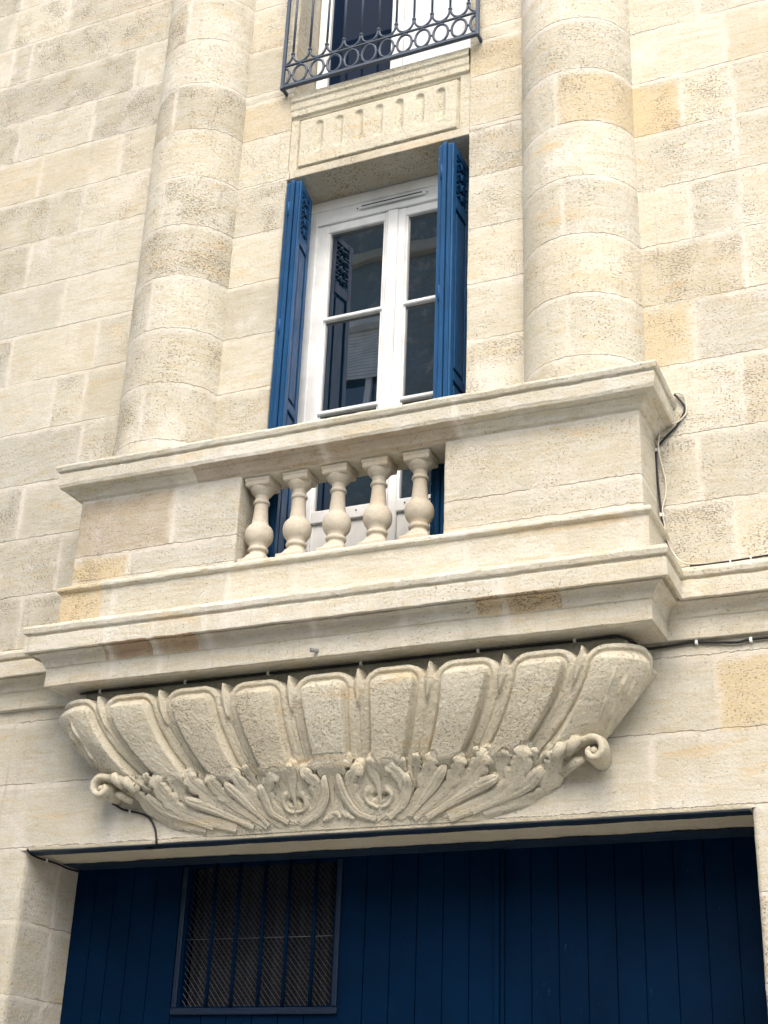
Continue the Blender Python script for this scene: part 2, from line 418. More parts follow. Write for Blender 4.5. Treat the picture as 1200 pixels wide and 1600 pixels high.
JL = [(9.25, -2.656), (9.2, -3.158), (8.95, -2.942), (8.63, -1.994), (8.16, -2.29), (8.18, -2.925), (7.8, -2.672), (7.85, -2.004), (7.42, -2.269), (7.05, -2.642), (6.711, -2.304), (6.424, -2.662),
      (6.3, -1.988), (5.95, -2.268), (5.93, -2.027), (5.55, -2.004), (5.2, -2.378), (4.85, -2.042)]
cxL, cxR, cr, cy = -1.38, 1.185, .34, .08
def arc(cx):
    th = math.acos(cy / cr)
    return [(cx - cr * math.sin(th - 2 * th * i / 28), cy - cr * math.cos(th - 2 * th * i / 28)) for i in range(29)]
# right column's own path runs left to right
for side in ('L', 'R'):
    for i, (z0, z1) in enumerate(zip(ZC, ZC[1:])):
        dz = .0 if side == 'L' else .035 if z0 > 5 else 0
        dz1 = .0 if side == 'L' else .035 if z1 > 5 else 0
        a, b = z0 + dz, z1 + dz1
        if side == 'L':
            x0, x1 = -7.5, cxL - .33
            fx = [x for z, x in JL if a < z < b]
            if fx: js = [x - x0 for x in fx + [q for q in rj(x0, -3.1, rnd)]]
            else: js = [x - x0 for x in rj(x0, x1 - .3, rnd)]
            wall_course(wall, [(x0, 0), (x1, 0)], a, b, js, rnd)
            top = b <= 7.25 or a >= 7.9
            # strip between column and window bay, with the reveal
            ze = [a, b]
            for lo, hi, kind in ((a, min(b, 7.24), 'rev'), (max(a, 7.24), min(b, 7.93), 'flat'), (max(a, 7.93), b, 'rev')):
                if hi - lo < .01: continue
                if lo >= 7.93 - .001 and kind == 'rev' or hi <= 7.241 and kind == 'rev':
                    pa = rounded([(cxL + .33, 0), (XL, 0), (XL, .36)], .008)
                elif kind == 'flat': pa = rounded([(cxL + .33, 0), (XL, 0), (XL, .08)], .006)
                else: continue
                st = rnd.getstate()
                wall_course(wall, pa, lo, hi, [], rnd)
                if lo > a: pass
        else:
            x0, x1 = cxR + .33, 5.5
            fx = [x for z, x in JR if a < z < b]
            js = [x - x0 for x in (fx + rj(2.3, x1, rnd) if fx else rj(x0, x1, rnd))]
            wall_course(wall, [(x0, 0), (x1, 0)], a, b, js, rnd)
            for lo, hi, kind in ((a, min(b, 7.24), 'rev'), (max(a, 7.24), min(b, 7.93), 'flat'), (max(a, 7.93), b, 'rev')):
                if hi - lo < .01: continue
                pa = rounded([(XR, .08 if kind == 'flat' else .36), (XR, 0), (cxR - .33, 0)], .008)
                wall_course(wall, pa, lo, hi, [], rnd)
# window lintel soffit and head band (main window) -- swept in the YZ plane
wall_course(wall, rounded([(.34, 7.24), (.0, 7.24), (.0, 7.30)], .008), XL, XR, [], rnd, frame='x')
# low wall: from the ground to the string course
ZL = [-.2, .1, .476, .852, 1.228, 1.604, 1.98, 2.356, 2.732, LINT]
for z0, z1 in zip(ZL, ZL[1:]):
    pa = rounded([(-7.5, 0), (GL, 0), (GL, .25), (GL, .56)], .05, 5)
    S = cumul(pa)
    off = S[-1] - rnd.choice((.24, .31))
    wall_course(wall, pa, z0, z1, [x + 7.5 for x in rj(-7.5, -2.3, rnd)] + [off], rnd, tonef=lambda m_, z: (.02, rnd.uniform(.25, .6), .25, 0))
    pa = rounded([(GR, .56), (GR, 0), (5.5, 0)], .03, 4)
    wall_course(wall, pa, z0, z1, [x - GR + .5 for x in rj(2.3, 5.5, rnd)], rnd)
for z0, z1, js in ((LINT, 3.46, (-3.3, -2.5, 1.45, 2.7)), (3.46, 3.82, (-2.9, 1.769, 2.35)), (3.82, 3.97, (-2.6, 2.2))):
    if z0 == LINT: pa_z = None
    wall_course(wall, [(-7.5, 0), (5.5, 0)], z0, z1, [x + 7.5 for x in js], rnd, tonef=lambda m_, z: (.5, .5, .6, 0) if (1.77 < m_[0] < 2.3 and 3.46 < z < 3.82) else (.03, rnd.uniform(.5, .75), .25, 0))
wall_o = wall.build('wall', M['stone'], house)
# upper wall closing mass behind (keeps the far sides solid)
bk = MB(); bk.box(-7.5, 5.5, .7, 3.5, 0, 11.3); bk.box(-7.5, GL - .02, .2, .7, 0, 11.3); bk.box(GR + .02, 5.5, .2, .7, 0, 11.3)
bk.box(GL - .02, GR + .02, .6, .7, 3.3, 4.2); bk.build('rear_mass', M['render'], house)
ro = MB(); ro.box(-7.7, 5.7, -.35, 3.7, 11.0, 11.3, .03); ro.build('roof', M['stone'], house)

# lintel over garage: rounded lower arris and soffit
lm = MB()
wall_course(lm, rounded([(.335, 3.105), (.0, 3.105), (-.002, 3.125)], .012), GL, GR, [], rnd, frame='x', tonef=lambda m_, z: (.22, .45, .2, 0))
wall_course(lm, [(.6, 3.105), (.335, 3.105)], GL, GR, [], rnd, frame='x', tonef=lambda m_, z: (.22, .45, .2, 0))
lm.build('lintel_soffit', M['render'], house)
def rag_strip(mb, x0, x1, y0, y1, z, amp0, amp1, seed, dz=0.0):
    n = 260; P = []
    for i in range(n + 1):
        x = x0 + (x1 - x0) * i / n
        a = noise.noise(Vector((x * 7, seed, 0))) * amp0 + noise.noise(Vector((x * 40, seed, 3))) * amp0 * .5
        b = noise.noise(Vector((x * 5, seed, 9))) * amp1 + noise.noise(Vector((x * 45, seed, 5))) * amp1 * .6
        P.append([(x, y0 + a, z + dz), (x, y1 + b, z)])
    mb.grid(P, flip=False, j=False)
    mb.grid([[ (p_[0][0], p_[0][1], p_[0][2]), (p_[0][0], p_[0][1], p_[0][2] + .004)] for p_ in P], j=False)
    mb.grid([[ (p_[1][0], p_[1][1], p_[1][2]), (p_[1][0], p_[1][1], p_[1][2] + .004)] for p_ in P], j=False)
st = MB(); rag_strip(st, GL + .01, GR - .01, .002, .095, 3.099, .002, .012, 1.3); st.build('lintel_plate', M['steel'], house)
st = MB(); rag_strip(st, GL + .01, GR - .01, .345, .52, 3.097, .022, .01, 4.3); st.build('lintel_plate', M['steel'], house)

# engaged half columns
for cx, dz, jx in ((cxL, 0, 1), (cxR, .035, 0)):
    c = MB(); pa = arc(cx); L = cumul(pa)[-1]
    for i, (z0, z1) in enumerate(zip(ZC, ZC[1:])):
        a, b = z0 + (dz if z0 > 5 else 0), z1 + (dz if z1 > 5 else 0)
        j = [L * (.47 + .03 * rnd.uniform(-1, 1))] if (i % 2 == (1 if jx else 1)) else []
        if i % 2 == 0 and i < 4: j = []
        wall_course(c, pa, a, b, j, rnd, smooth=True, tonef=lambda m_, z: tone_at(m_[0], m_[1], z, rnd, .4))
    c.build('column', M['stone'], house)

# ---- carved fluted panel and sill below the upper window (real relief)
pn = MB(); nx, nz = 250, 140; x0, x1, z0, z1 = XL, XR, 7.24, 7.94; P = []
def ss(a, b, x): t = np.clip((x - a) / (b - a), 0, 1); return t * t * (3 - 2 * t)
X, Z = np.meshgrid(np.linspace(x0, x1, nx), np.linspace(z0, z1, nz), indexing='ij')
Y = np.full_like(X, .012)
fx0, fx1, fz0, fz1 = -.640, .445, 7.315, 7.70
inx = np.minimum(np.minimum(X - fx0, fx1 - X), np.minimum(Z - fz0, fz1 - Z))
Y += .016 * ss(-.012, -.004, inx) * (1 - ss(0, .008, inx)) * 1.4      # groove round the field
Y -= .012 * ss(0, .014, inx)
for i in range(7):
    fx = -.497 + .138 * i
    d = np.hypot(X - fx, np.maximum(0, np.abs(Z - 7.535) - .092))
    depth = .020 * (1 if i in (4, 5, 6, 2) else .8)
    Y += depth * np.clip(1 - (d / .029) ** 2, 0, 1) ** .6
rough = np.array([[noise.noise(Vector((x * 30, 3, z * 30))) * .0016 + noise.noise(Vector((x * 9, 3, z * 9))) * .0016 for z in Z[0]] for x in X[:, 0]])
Y += rough * ss(7.72, 7.68, Z) + rough * .3
# sill mouldings
Y -= .018 * ss(7.725, 7.735, Z)
Y -= .008 * ss(7.775, 7.79, Z)
Y -= .012 * ss(7.838, 7.845, Z) * (1 - .5 * ss(7.856, 7.862, Z))
Y += .25 * ss(7.90, 7.94, Z) ** 1.3
pn.grid([[(X[i, j], Y[i, j], Z[i, j]) for j in range(nz)] for i in range(nx)], smooth=True, j=False, tone=(.0, .85, .8, 0))
pn.grid([[(x, y, 7.93) for y in (.15, .34)] for x in (x0, x1)], j=False)
pn.build('carved_panel', M['carved'], house)
# mouldings run on as the sill's ends are cut flush with the bay

# ---- string course + balcony cornice, one sweep with mitres
bx0, bx1 = -1.752, 1.562
corn_path = [(-7.5, -.03), (bx0, -.03), (bx0, -.335), (bx1, -.335), (bx1, -.03), (5.5, -.03)]
corn_prof = [(-.03, 3.906), (0, 3.908), (0, 4.008), (.010, 4.012), (.014, 4.024), (.022, 4.045), (.036, 4.060), (.052, 4.068), (.064, 4.071), (.064, 4.090), (.083, 4.092), (.084, 4.070), (.099, 4.074), (.099, 4.160), (.090, 4.166), (.090, 4.174), (.106, 4.180), (.112, 4.206), (.104, 4.222), (.02, 4.262), (-.06, 4.275)]
bal = MB()
Sx = cumul(corn_path)
js = [Sx[1] * .3, Sx[1] * .6, Sx[1] * .85] + [Sx[2] + q for q in (.42, .71, 1.02, 1.62, 2.1, 2.62)] + [Sx[4] + .55, Sx[4] + 1.4, Sx[4] + 2.4]
sweep(bal, corn_path, corn_prof, js, rnd)
# soffit of the balcony
n_ = 60; bal.grid([[(bx0 + .003 + (bx1 - bx0 - .006) * i / n_, y, 3.907) for y in (.0, -.1, -.2, -.332)] for i in range(n_ + 1)], flip=False, tone=(.0, .3, .2, 0))
bal.box(bx0 + .02, bx1 - .02, -.30, .0, 3.93, 4.25)
balcony = bal.build('balcony', M['stone'], house)
# plinth, torus, piers
bl, br, bf = -1.684, 1.540, -.32
pl = MB()
pth = [(bl, 0), (bl, bf), (br, bf), (br, 0)]
Sp = cumul(pth)
sweep(pl, pth, [(.028, 4.25), (.028, 4.428), (.040, 4.432), (.050, 4.442), (.050, 4.456), (.040, 4.468), (.020, 4.474), (.004, 4.480), (0, 4.490), (-.3, 4.492)], [.32 + .31, .32 + 1.02, .32 + 1.42, .32 + 2.35], rnd, r=.003)
oL, oR = -.655, .530
for pth2, jj in (([(bl, 0), (bl, bf), (oL, bf), (oL, .0)], (.32 + .62,)), ([(oR, .0), (oR, bf), (br, bf), (br, 0)], ())):
    pth2 = rounded(pth2, .012, 3)
    for z0, z1, tn in ((4.488, 4.640, 0), (4.640, 5.0, 1)):
        def tf(m_, z, tn=tn):
            if m_[0] < -1.4 and z < 4.64: return (.6, .7, 1.0, 0)
            if m_[0] < -1.0 and z > 4.64: return (.16, .15, .7, .20)
            if m_[0] > .5: return (.08, .45, .55, 0)
            return (.02, .4, .6, 0)
        wall_course(pl, pth2, z0, z1, ([.34 + .34] if tn == 0 and jj else list(jj)), rnd, tonef=tf)
pl.build('parapet', M['stone'], balcony)
# handrail
rl = MB()
rp = [(-.19, 4.998), (0, 4.998), (.004, 5.004), (.018, 5.010), (.026, 5.024), (.040, 5.036), (.058, 5.044), (.058, 5.052), (.096, 5.060), (.100, 5.072), (.103, 5.078), (.105, 5.140), (.098, 5.146), (.098, 5.153), (.114, 5.158), (.122, 5.182), (.116, 5.196), (.05, 5.214), (-.2, 5.225)]
sweep(rl, pth, rp, [.32 + .66, .32 + 1.55, .32 + 2.3], rnd)
rl.box(oL - .05, oR + .05, -.318, -.10, 5.0, 5.2); rl.box(bl + .02, oL, -.3, 0, 5.0, 5.2); rl.box(oR, br - .02, -.3, 0, 5.0, 5.2)
rl.build('handrail', M['stone'], balcony)
# balusters
def baluster(x, y):
    b = MB(); z = 4.487; tn = (rnd.uniform(0, .05), rnd.uniform(.4, .8), .3, 0)
    b.box(x - .080, x + .080, y - .080, y + .080, z, z + .030, .004, tone=tn)
    pr = []
    # cavetto from square base to round is carried by a low square pyramid
    V = []
    for k, (hw, zz) in enumerate(((.076, .028), (.070, .034), (.060, .046), (.055, .060), (.053, .066))):
        nseg = 24; 
        for q in range(nseg):
            an = 2 * math.pi * q / nseg + math.pi / nseg; e = 8 - k * 1.4
            cx_, sy_ = math.cos(an), math.sin(an)
            rr = 1 / ((abs(cx_) ** e + abs(sy_) ** e) ** (1 / e)); V.append((x + hw * rr * cx_, y + hw * rr * sy_, z + zz))
    F = [(i * 24 + q, i * 24 + (q + 1) % 24, (i + 1) * 24 + (q + 1) % 24, (i + 1) * 24 + q) for i in range(4) for q in range(24)]
    b.poly(V, F, tone=tn, smooth=False)
    prof = [(.053, .064), (.048, .070), (.0455, .078), (.0455, .086), (.052, .089), (.0555, .096), (.0555, .102), (.052, .109), (.046, .112), (.050, .119), (.049, .123),
            (.058, .134), (.067, .146), (.0735, .160), (.0765, .176), (.077, .192), (.0755, .206), (.071, .220), (.063, .232), (.054, .241), (.0475, .248), (.0445, .262), (.0415, .290), (.0385, .325), (.0365, .360),
            (.0365, .366), (.043, .369), (.0455, .374), (.0455, .379), (.043, .385), (.037, .388), (.0365, .400), (.0375, .415), (.041, .421), (.047, .424), (.048, .428), (.055, .434), (.063, .444), (.0675, .456), (.068, .462)]
    b.lathe((x, y, z), prof, 36, tone=tn)
    b.box(x - .072, x + .072, y - .072, y + .072, z + .460, z + .512, .006, tone=tn)
    b.box(x - .076, x + .076, y - .076, y + .076, z + .486, z + .513, .005, tone=tn)
    return b
for i, x in enumerate((-.568, -.340, -.108, .126, .360)):
    o = baluster(x, -.222).build('baluster', M['cast'], balcony); o['group'] = 'turned balusters of the balcony'

# ---- carved console under the balcony: gadroons above an acanthus frieze
CX = -.105
zs_k = np.array([3.08, 3.12, 3.18, 3.24, 3.30, 3.38, 3.45, 3.52, 3.60, 3.68, 3.75, 3.81, 3.88])
D_k = np.array([-.004, .004, .024, .047, .074, .108, .14, .175, .213, .245, .268, .278, .28])
W_k = np.array([.62, .74, .92, 1.03, 1.12, 1.20, 1.28, 1.38, 1.49, 1.575, 1.63, 1.655, 1.66])
NZ = 250; zz = np.linspace(3.124, 3.872, NZ)
def smooth_interp(z, k, v):
    r_ = np.zeros_like(z)
    for dz in np.linspace(-.035, .035, 9): r_ += np.interp(z + dz, k, v)
    return r_ / 9
Dz = smooth_interp(zz, zs_k, D_k); Wz = smooth_interp(zz, zs_k, W_k)
NS, NCn = 860, 130
def base_row(D, W):
    rx = min(.22 + .5 * max(0, .10 - D), .5 * W)
    th = np.linspace(-math.pi / 2, 0, NCn, endpoint=False)
    cxs = -(W - rx) + rx * np.sin(th); cys = -D * np.cos(th)
    # unrolled abscissa
    seg = np.hypot(np.diff(np.append(cxs, -(W - rx))), np.diff(np.append(cys, -D)))
    ul = -(W - rx) - np.cumsum(seg[::-1])[::-1]
    xs = np.linspace(-(W - rx), (W - rx), NS)
    x = np.concatenate([cxs, xs, -cxs[::-1]]); y = np.concatenate([cys, np.full(NS, -D), cys[::-1]]); u = np.concatenate([ul, xs, -ul[::-1]])
    return x, y, u
rows = [base_row(D, W) for D, W in zip(Dz, Wz)]
PX = np.array([r_[0] for r_ in rows]) + CX; PY = np.array([r_[1] for r_ in rows]); PU = np.array([r_[2] for r_ in rows]); PZ = np.repeat(zz[:, None], PX.shape[1], 1)
Pn = np.stack([PX, PY, PZ], -1)
du_ = np.gradient(Pn, axis=1); dz_ = np.gradient(Pn, axis=0)
N = np.cross(du_, dz_); N /= np.linalg.norm(N, axis=-1, keepdims=True) + 1e-9
U_, Zg = PU, PZ
H = np.zeros_like(U_)
# gadroons
t_ = np.clip((3.83 - Zg) / .40, 0, 1.6)
scale_ = 1 - .20 * t_ ** 1.7
best = np.full_like(U_, 9.); inner = np.full_like(U_, 9.); ksel = np.zeros_like(U_)
for k in range(-4, 5):
    xc = k * .3775 * scale_ 
    a = np.abs(U_ - xc)
    hwi = (.123 if abs(k) < 4 else .138) - .036 * np.clip(t_, 0, 1.1) ** 1.2
    hwf = hwi + .053
    def rbox(hw, ztop, r):
        qx = a - hw + r; qz = Zg - ztop + r
        return np.hypot(np.maximum(qx, 0), np.maximum(qz, 0)) + np.minimum(np.maximum(qx, qz), 0) - r
    di = rbox(hwi, 3.798, .055); df = rbox(hwf, 3.836, .115)
    ksel = np.where(di < inner, k, ksel); inner = np.minimum(inner, di); best = np.minimum(best, df)
# frame level 0, valley sinks, above-frame recess
val_d = ss(0, .030, best)
H += -.026 * val_d
topcut = ss(3.745, 3.79, Zg)
H += -.09 * ss(0.0, .014, best) * topcut
H += .006 * (1 - ss(-.02, .0, best))
crown = np.clip(-inner / .10, 0, 1)
H += .032 * ss(.001, -.010, inner) * (.2 + .8 * ss(3.800, 3.768, Zg)) * 1.25 + .005 * np.sqrt(crown) * ss(0, -.02, inner)
H -= .013 * np.exp(-((inner - .005) / .009) ** 2)
# darts between the gadroons
for k in np.arange(-3.5, 4.5, 1):
    xc = k * .3775 * scale_
    a = np.abs(U_ - xc)
    hw = np.interp(Zg, [3.66, 3.70, 3.745, 3.78, 3.846], [.004, .014, .030, .028, .004])
    inside = ss(0, -.006, a - hw) * ss(3.60, 3.70, Zg) * ss(3.852, 3.845, Zg)
    target = .002 + .020 * np.clip(1 - a / (hw + 1e-4), 0, 1)
    H = np.where(inside > 0, H * (1 - inside) + np.maximum(H, target) * inside, H)
    # a slim carved stem running down each valley
    H += .005 * np.exp(-(a / .012) ** 2) * ss(3.40, 3.5, Zg) * ss(3.74, 3.66, Zg)
# carved leaf veins on the end flanks
for sgn in (-1, 1):
    su = U_ * sgn
    for q in range(6):
        z_top = 3.76 - .030 * q; line = 1.325 + .036 * q + (Zg - 3.5) * (.60 + .05 * q)
        dd = np.abs(su - line); wv = .005 + .003 * (q % 2)
        H += .015 * np.exp(-(dd / wv) ** 2) * ss(3.46, 3.52, Zg) * ss(z_top, z_top - .05, Zg) * (.6 + .4 * np.sin(Zg * 60 + q))
# tool marks
rng = np.random.RandomState(3)
def lat(shape, cell):
    gz, gx = shape[0] // cell + 3, shape[1] // cell + 3
    g_ = rng.rand(gz, gx); yy = np.arange(shape[0]) / cell; xx = np.arange(shape[1]) / cell
    iy, ix = yy.astype(int), xx.astype(int); fy, fx_ = (yy - iy)[:, None], (xx - ix)[None]
    fy, fx_ = fy * fy * (3 - 2 * fy), fx_ * fx_ * (3 - 2 * fx_)
    return (g_[iy][:, ix] * (1 - fy) * (1 - fx_) + g_[iy + 1][:, ix] * fy * (1 - fx_) + g_[iy][:, ix + 1] * (1 - fy) * fx_ + g_[iy + 1][:, ix + 1] * fy * fx_) - .5
H += lat(H.shape, 3) * .0022 + lat(H.shape, 9) * .0018 + lat(H.shape, 30) * .003

# acanthus strokes (x from the axis, z), base radius, tip radius ; mirrored
S = {
'stem': ([(-.129, 3.191), (-.124, 3.314), (-.122, 3.4), (-.124, 3.429)], .008, .028), 'cap': ([(-.217, 3.418), (-.172, 3.438), (-.116, 3.445), (-.061, 3.431), (-.010, 3.411)], .020, .020),
'stemside': ([(-.112, 3.371), (-.108, 3.27), (-.082, 3.201), (-.027, 3.169)], .0124, .0093),
'heartL': ([(.087, 3.18), (.014, 3.224), (-.012, 3.293), (.0, 3.355), (.052, 3.403)], .018, .033), 'heartR': ([(.137, 3.177), (.226, 3.212), (.265, 3.285), (.248, 3.354), (.195, 3.403)], .018, .033),
'tear': ([(.123, 3.227), (.124, 3.313), (.116, 3.385), (.112, 3.431)], .0093, .031), 'spL': ([(.115, 3.213), (.075, 3.227), (.056, 3.265), (.074, 3.299)], .0105, .0135), 'spR': ([(.128, 3.212), (.17, 3.227), (.189, 3.266), (.169, 3.299)], .0105, .0135),
'sideL': ([(.102, 3.162), (.003, 3.196), (-.046, 3.274), (-.065, 3.362)], .0124, .018), 'sideR': ([(.169, 3.164), (.25, 3.22), (.285, 3.289), (.287, 3.346)], .0124, .020),
'a': ([(.219, 3.161), (.318, 3.23), (.386, 3.339), (.438, 3.426)], .0155, .031), 'b': ([(.27, 3.161), (.4, 3.276), (.485, 3.369)], .0093, .0217),
'c': ([(.286, 3.158), (.447, 3.257), (.537, 3.344), (.573, 3.411)], .0155, .029), 'd': ([(.318, 3.153), (.493, 3.234), (.627, 3.338), (.703, 3.425)], .0186, .040),
'e': ([(.361, 3.154), (.593, 3.259), (.734, 3.309)], .0124, .0217), 'f': ([(.569, 3.193), (.724, 3.285), (.787, 3.369), (.797, 3.415)], .0155, .029),
'g': ([(.466, 3.154), (.734, 3.234), (.849, 3.338), (.894, 3.428)], .0217, .0403), 'h': ([(.597, 3.164), (.847, 3.255), (.955, 3.342)], .0124, .0248),
'i': ([(.646, 3.166), (.905, 3.224), (.998, 3.334), (1.031, 3.413)], .0217, .0372), 'j': ([(.916, 3.19), (1.029, 3.293), (1.078, 3.377), (1.133, 3.425), (1.20, 3.428)], .0217, .040),
'under': ([(.628, 3.156), (.85, 3.165), (.996, 3.215), (1.100, 3.285)], .0186, .0279)}
HOLES = [(.447, 3.313), (.543, 3.299), (.886, 3.291), (.665, 3.33), (.305, 3.27), (.148, 3.262), (.098, 3.265), (1.075, 3.325), (-.02, 3.25)]
def spline(pts, n=16):
    pts = [np.array(p_) for p_ in pts]; pts = [2 * pts[0] - pts[1]] + pts + [2 * pts[-1] - pts[-2]]; out = []
    for i in range(1, len(pts) - 2):
        p0, p1, p2, p3 = pts[i - 1:i + 3]
        for q in range(n):
            t = q / n; out.append(.5 * ((2 * p1) + (-p0 + p2) * t + (2 * p0 - 5 * p1 + 4 * p2 - p3) * t * t + (-p0 + 3 * p1 - 3 * p2 + p3) * t ** 3))
    out.append(pts[-2]); return np.array(out)
leaf = np.full_like(H, -1.); bedm = np.zeros_like(H)
def stroke(pts, r0, r1, sgn, hk=1.0, tipk=1.25, off=0., lobes=False):
    c = spline(pts); n = len(c)
    cx_ = (c[:, 0] - CX) * sgn; cz_ = c[:, 1]
    bb = (U_ > cx_.min() - .08) & (U_ < cx_.max() + .08) & (Zg > cz_.min() - .08) & (Zg < cz_.max() + .08)
    uu, zq = U_[bb], Zg[bb]; dm = np.full(uu.shape, 9.); tm = np.zeros(uu.shape); sd2 = np.zeros(uu.shape)
    for i in range(n):
        t = i / (n - 1); r = r0 + (r1 - r0) * t ** .8
        r *= 1 + (.13 * math.sin(t * 15 + r1 * 400) if r1 > .02 else 0)
        if t > .82: r *= 1 - .45 * ((t - .82) / .18) ** 2
        d = np.hypot(uu - cx_[i], zq - cz_[i]) / r
        k = d < dm; dm = np.where(k, d, dm); tm = np.where(k, t, tm)
    rr = r0 + (r1 - r0) * tm ** .8
    lift = off + .004 + .030 * tm ** 2.5 * tipk
    prof = np.clip(1 - dm ** 2, 0, 1) ** .38 * .62
    big_ = 1. if r1 > .022 else 0.
    prof += big_ * (-.26 * np.exp(-(dm / .16) ** 2)) * ss(1.0, .70, tm)
    hb = np.where(dm < 1, lift + rr * hk * prof * (.45 + .75 * tm), -1.)
    leaf[bb] = np.maximum(leaf[bb], hb)
    if lobes:
        for t, an in ((.50, .75), (.50, -.75), (.74, .62), (.74, -.62)):
            i = int(t * (n - 1)); tg = (c[min(i + 3, n - 1)] - c[i - 3]); tg /= np.linalg.norm(tg)
            ca_, sa_ = math.cos(an), math.sin(an); dv_ = np.array([tg[0] * ca_ - tg[1] * sa_, tg[0] * sa_ + tg[1] * ca_])
            r = r1 * .95; p0 = c[i]; p1 = p0 + dv_ * r * 1.0; p2 = p0 + dv_ * r * 1.25 + tg * r * .75
            stroke([tuple(p0), tuple(p1), tuple(p2)], r * .34, r * .36, sgn, .9, .55, off + .010 * t)
# the ground the leaves grow from is a soft apron
for sgn in (1, -1):
    for k_, (pts, r0, r1) in S.items():
        if k_ == 'under': stroke(pts, r0 * 1.3, r1 * 1.1, sgn, .40, .1)
        else: stroke(pts, r0 * 1.5, r1 * 1.35, sgn, .50, .35)
bedm = ss(3.150, 3.20, Zg) * ss(3.40, 3.36, Zg) * ss(1.20, 1.05, np.abs(U_))
H = np.where(Zg < 3.47, H * ss(3.33, 3.42, Zg) + .008 * bedm, H)
lm_ = leaf > 0
# softened leaf edges
Lf = np.where(lm_, leaf + lat(H.shape, 4) * .006, H)
for _ in range(1):
    Lf[1:-1, 1:-1] = (Lf[1:-1, 1:-1] * 4 + Lf[:-2, 1:-1] + Lf[2:, 1:-1] + Lf[1:-1, :-2] + Lf[1:-1, 2:]) / 8
H = np.maximum(Lf, H - .004)
for sgn in (1, -1):
    for hx, hz in HOLES:
        H -= .030 * np.exp(-(((U_ - (hx - CX) * sgn) * .8 - (Zg - hz) * .5 * sgn) / .011) ** 2 - ((Zg - hz) / .013) ** 2)
# rosette at the foot of the stem
for q in range(7):
    an = q / 6 * math.pi
    rd = np.hypot(U_ + .02 - .026 * math.cos(an), Zg - 3.178 - .022 * math.sin(an)) / .011
    H = np.where(rd < 1, np.maximum(H, .004 + .013 * np.sqrt(np.clip(1 - rd ** 2, 0, 1))), H)
H *= ss(3.124, 3.165, Zg)
Pd = Pn + N * H[..., None] * 1.0
Pd[..., 1] = np.minimum(Pd[..., 1], .01)
con = bpy.data.meshes.new('carved_console')
nr_, nc_ = H.shape
idx = np.arange(nr_ * nc_).reshape(nr_, nc_)
faces = np.stack([idx[:-1, :-1], idx[:-1, 1:], idx[1:, 1:], idx[1:, :-1]], -1).reshape(-1, 4)
ccm = MB()
# leaves: solid cupped blades with lobed edges whose tips curl clear of the bell
def surf_pt(u, z):
    k_ = int(np.clip(np.searchsorted(zz, z), 1, NZ - 1))
    x_ = np.interp(u, PU[k_], PX[k_]); y_ = np.interp(u, PU[k_], PY[k_])
    c_ = int(np.clip(np.searchsorted(PU[k_], u), 0, PU.shape[1] - 1))
    return Vector((x_, y_, z)), Vector(N[k_, c_])
lrnd = random.Random(4)
def leaf_mesh(pts, r0, r1, sgn, off0=.004, off1=.036, lobed=True, curl=1.0, n=34, m=15):
    c = spline(pts, 12); idx_ = np.linspace(0, len(c) - 1, n)
    cx_ = np.interp(idx_, np.arange(len(c)), (c[:, 0] - CX)); cz_ = np.interp(idx_, np.arange(len(c)), c[:, 1])
    ph = [(.46 + lrnd.uniform(-.03, .03), .66 + lrnd.uniform(-.03, .03), .83 + lrnd.uniform(-.02, .02)) for _ in range(2)]
    top, bot = [], []
    for i in range(n):
        t = i / (n - 1); P0, Nn = surf_pt(sgn * cx_[i], cz_[i])
        a, b = max(0, i - 1), min(n - 1, i + 1)
        PA, _ = surf_pt(sgn * cx_[a], cz_[a]); PB, _ = surf_pt(sgn * cx_[b], cz_[b])
        T = (PB - PA).normalized(); Sd = T.cross(Nn).normalized()
        w0 = r0 + (r1 - r0) * float(ss(.05, .70, t))
        if t > .70: w0 *= math.sqrt(max(.05, 1 - ((t - .70) / .30) ** 2.2 * .95))
        o_ = off0 + (off1 - off0) * t ** 1.6 + (curl * .010 * ss(.62, .88, t)) - .012 * curl * ss(.90, 1.0, t)
        back = T * (.012 * ss(.6, 1.0, t))
        rt, rb = [], []
        for q in range(m):
            v = -1 + 2 * q / (m - 1); sd_i = 0 if v < 0 else 1
            w = w0
            if lobed:
                for g_ in ph[sd_i]: w *= 1 - .38 * math.exp(-((t - g_) / .022) ** 2)
                w *= 1 + .16 * math.sin((t - ph[sd_i][0]) * 16.5) * (t > .4)
            hh = w0 * (.44 * math.cos(v * 1.45) - (.26 * math.exp(-(v / .16) ** 2) if lobed else .15 * math.exp(-(v / .2) ** 2)) + (.07 * math.cos(v * 9.5) if lobed else 0)) * (.45 + .5 * t)
            jt = noise.noise(Vector((cx_[i] * 40, cz_[i] * 40, v * 3 + sgn))) * .0018
            p_ = P0 + Sd * (v * w) + Nn * (o_ + hh + jt) + back
            rt.append(tuple(p_)); rb.append(tuple(P0 + Sd * (v * w * .86) + Nn * (o_ * .55 - .018 + hh * .2) + back * .7))
        top.append(rt); bot.append(rb)
    V = [p_ for r_ in range(n) for p_ in top[r_]] + [p_ for r_ in range(n) for p_ in bot[r_]]
    F = []; B0 = n * m
    for i in range(n - 1):
        for q in range(m - 1):
            F.append((i * m + q, i * m + q + 1, (i + 1) * m + q + 1, (i + 1) * m + q)); F.append((B0 + i * m + q, B0 + (i + 1) * m + q, B0 + (i + 1) * m + q + 1, B0 + i * m + q + 1))
        for q in (0, m - 1): F.append((i * m + q, (i + 1) * m + q, B0 + (i + 1) * m + q, B0 + i * m + q))
    for q in range(m - 1): F.append(((n - 1) * m + q, (n - 1) * m + q + 1, B0 + (n - 1) * m + q + 1, B0 + (n - 1) * m + q))
    ccm.poly(V, F, smooth=True)
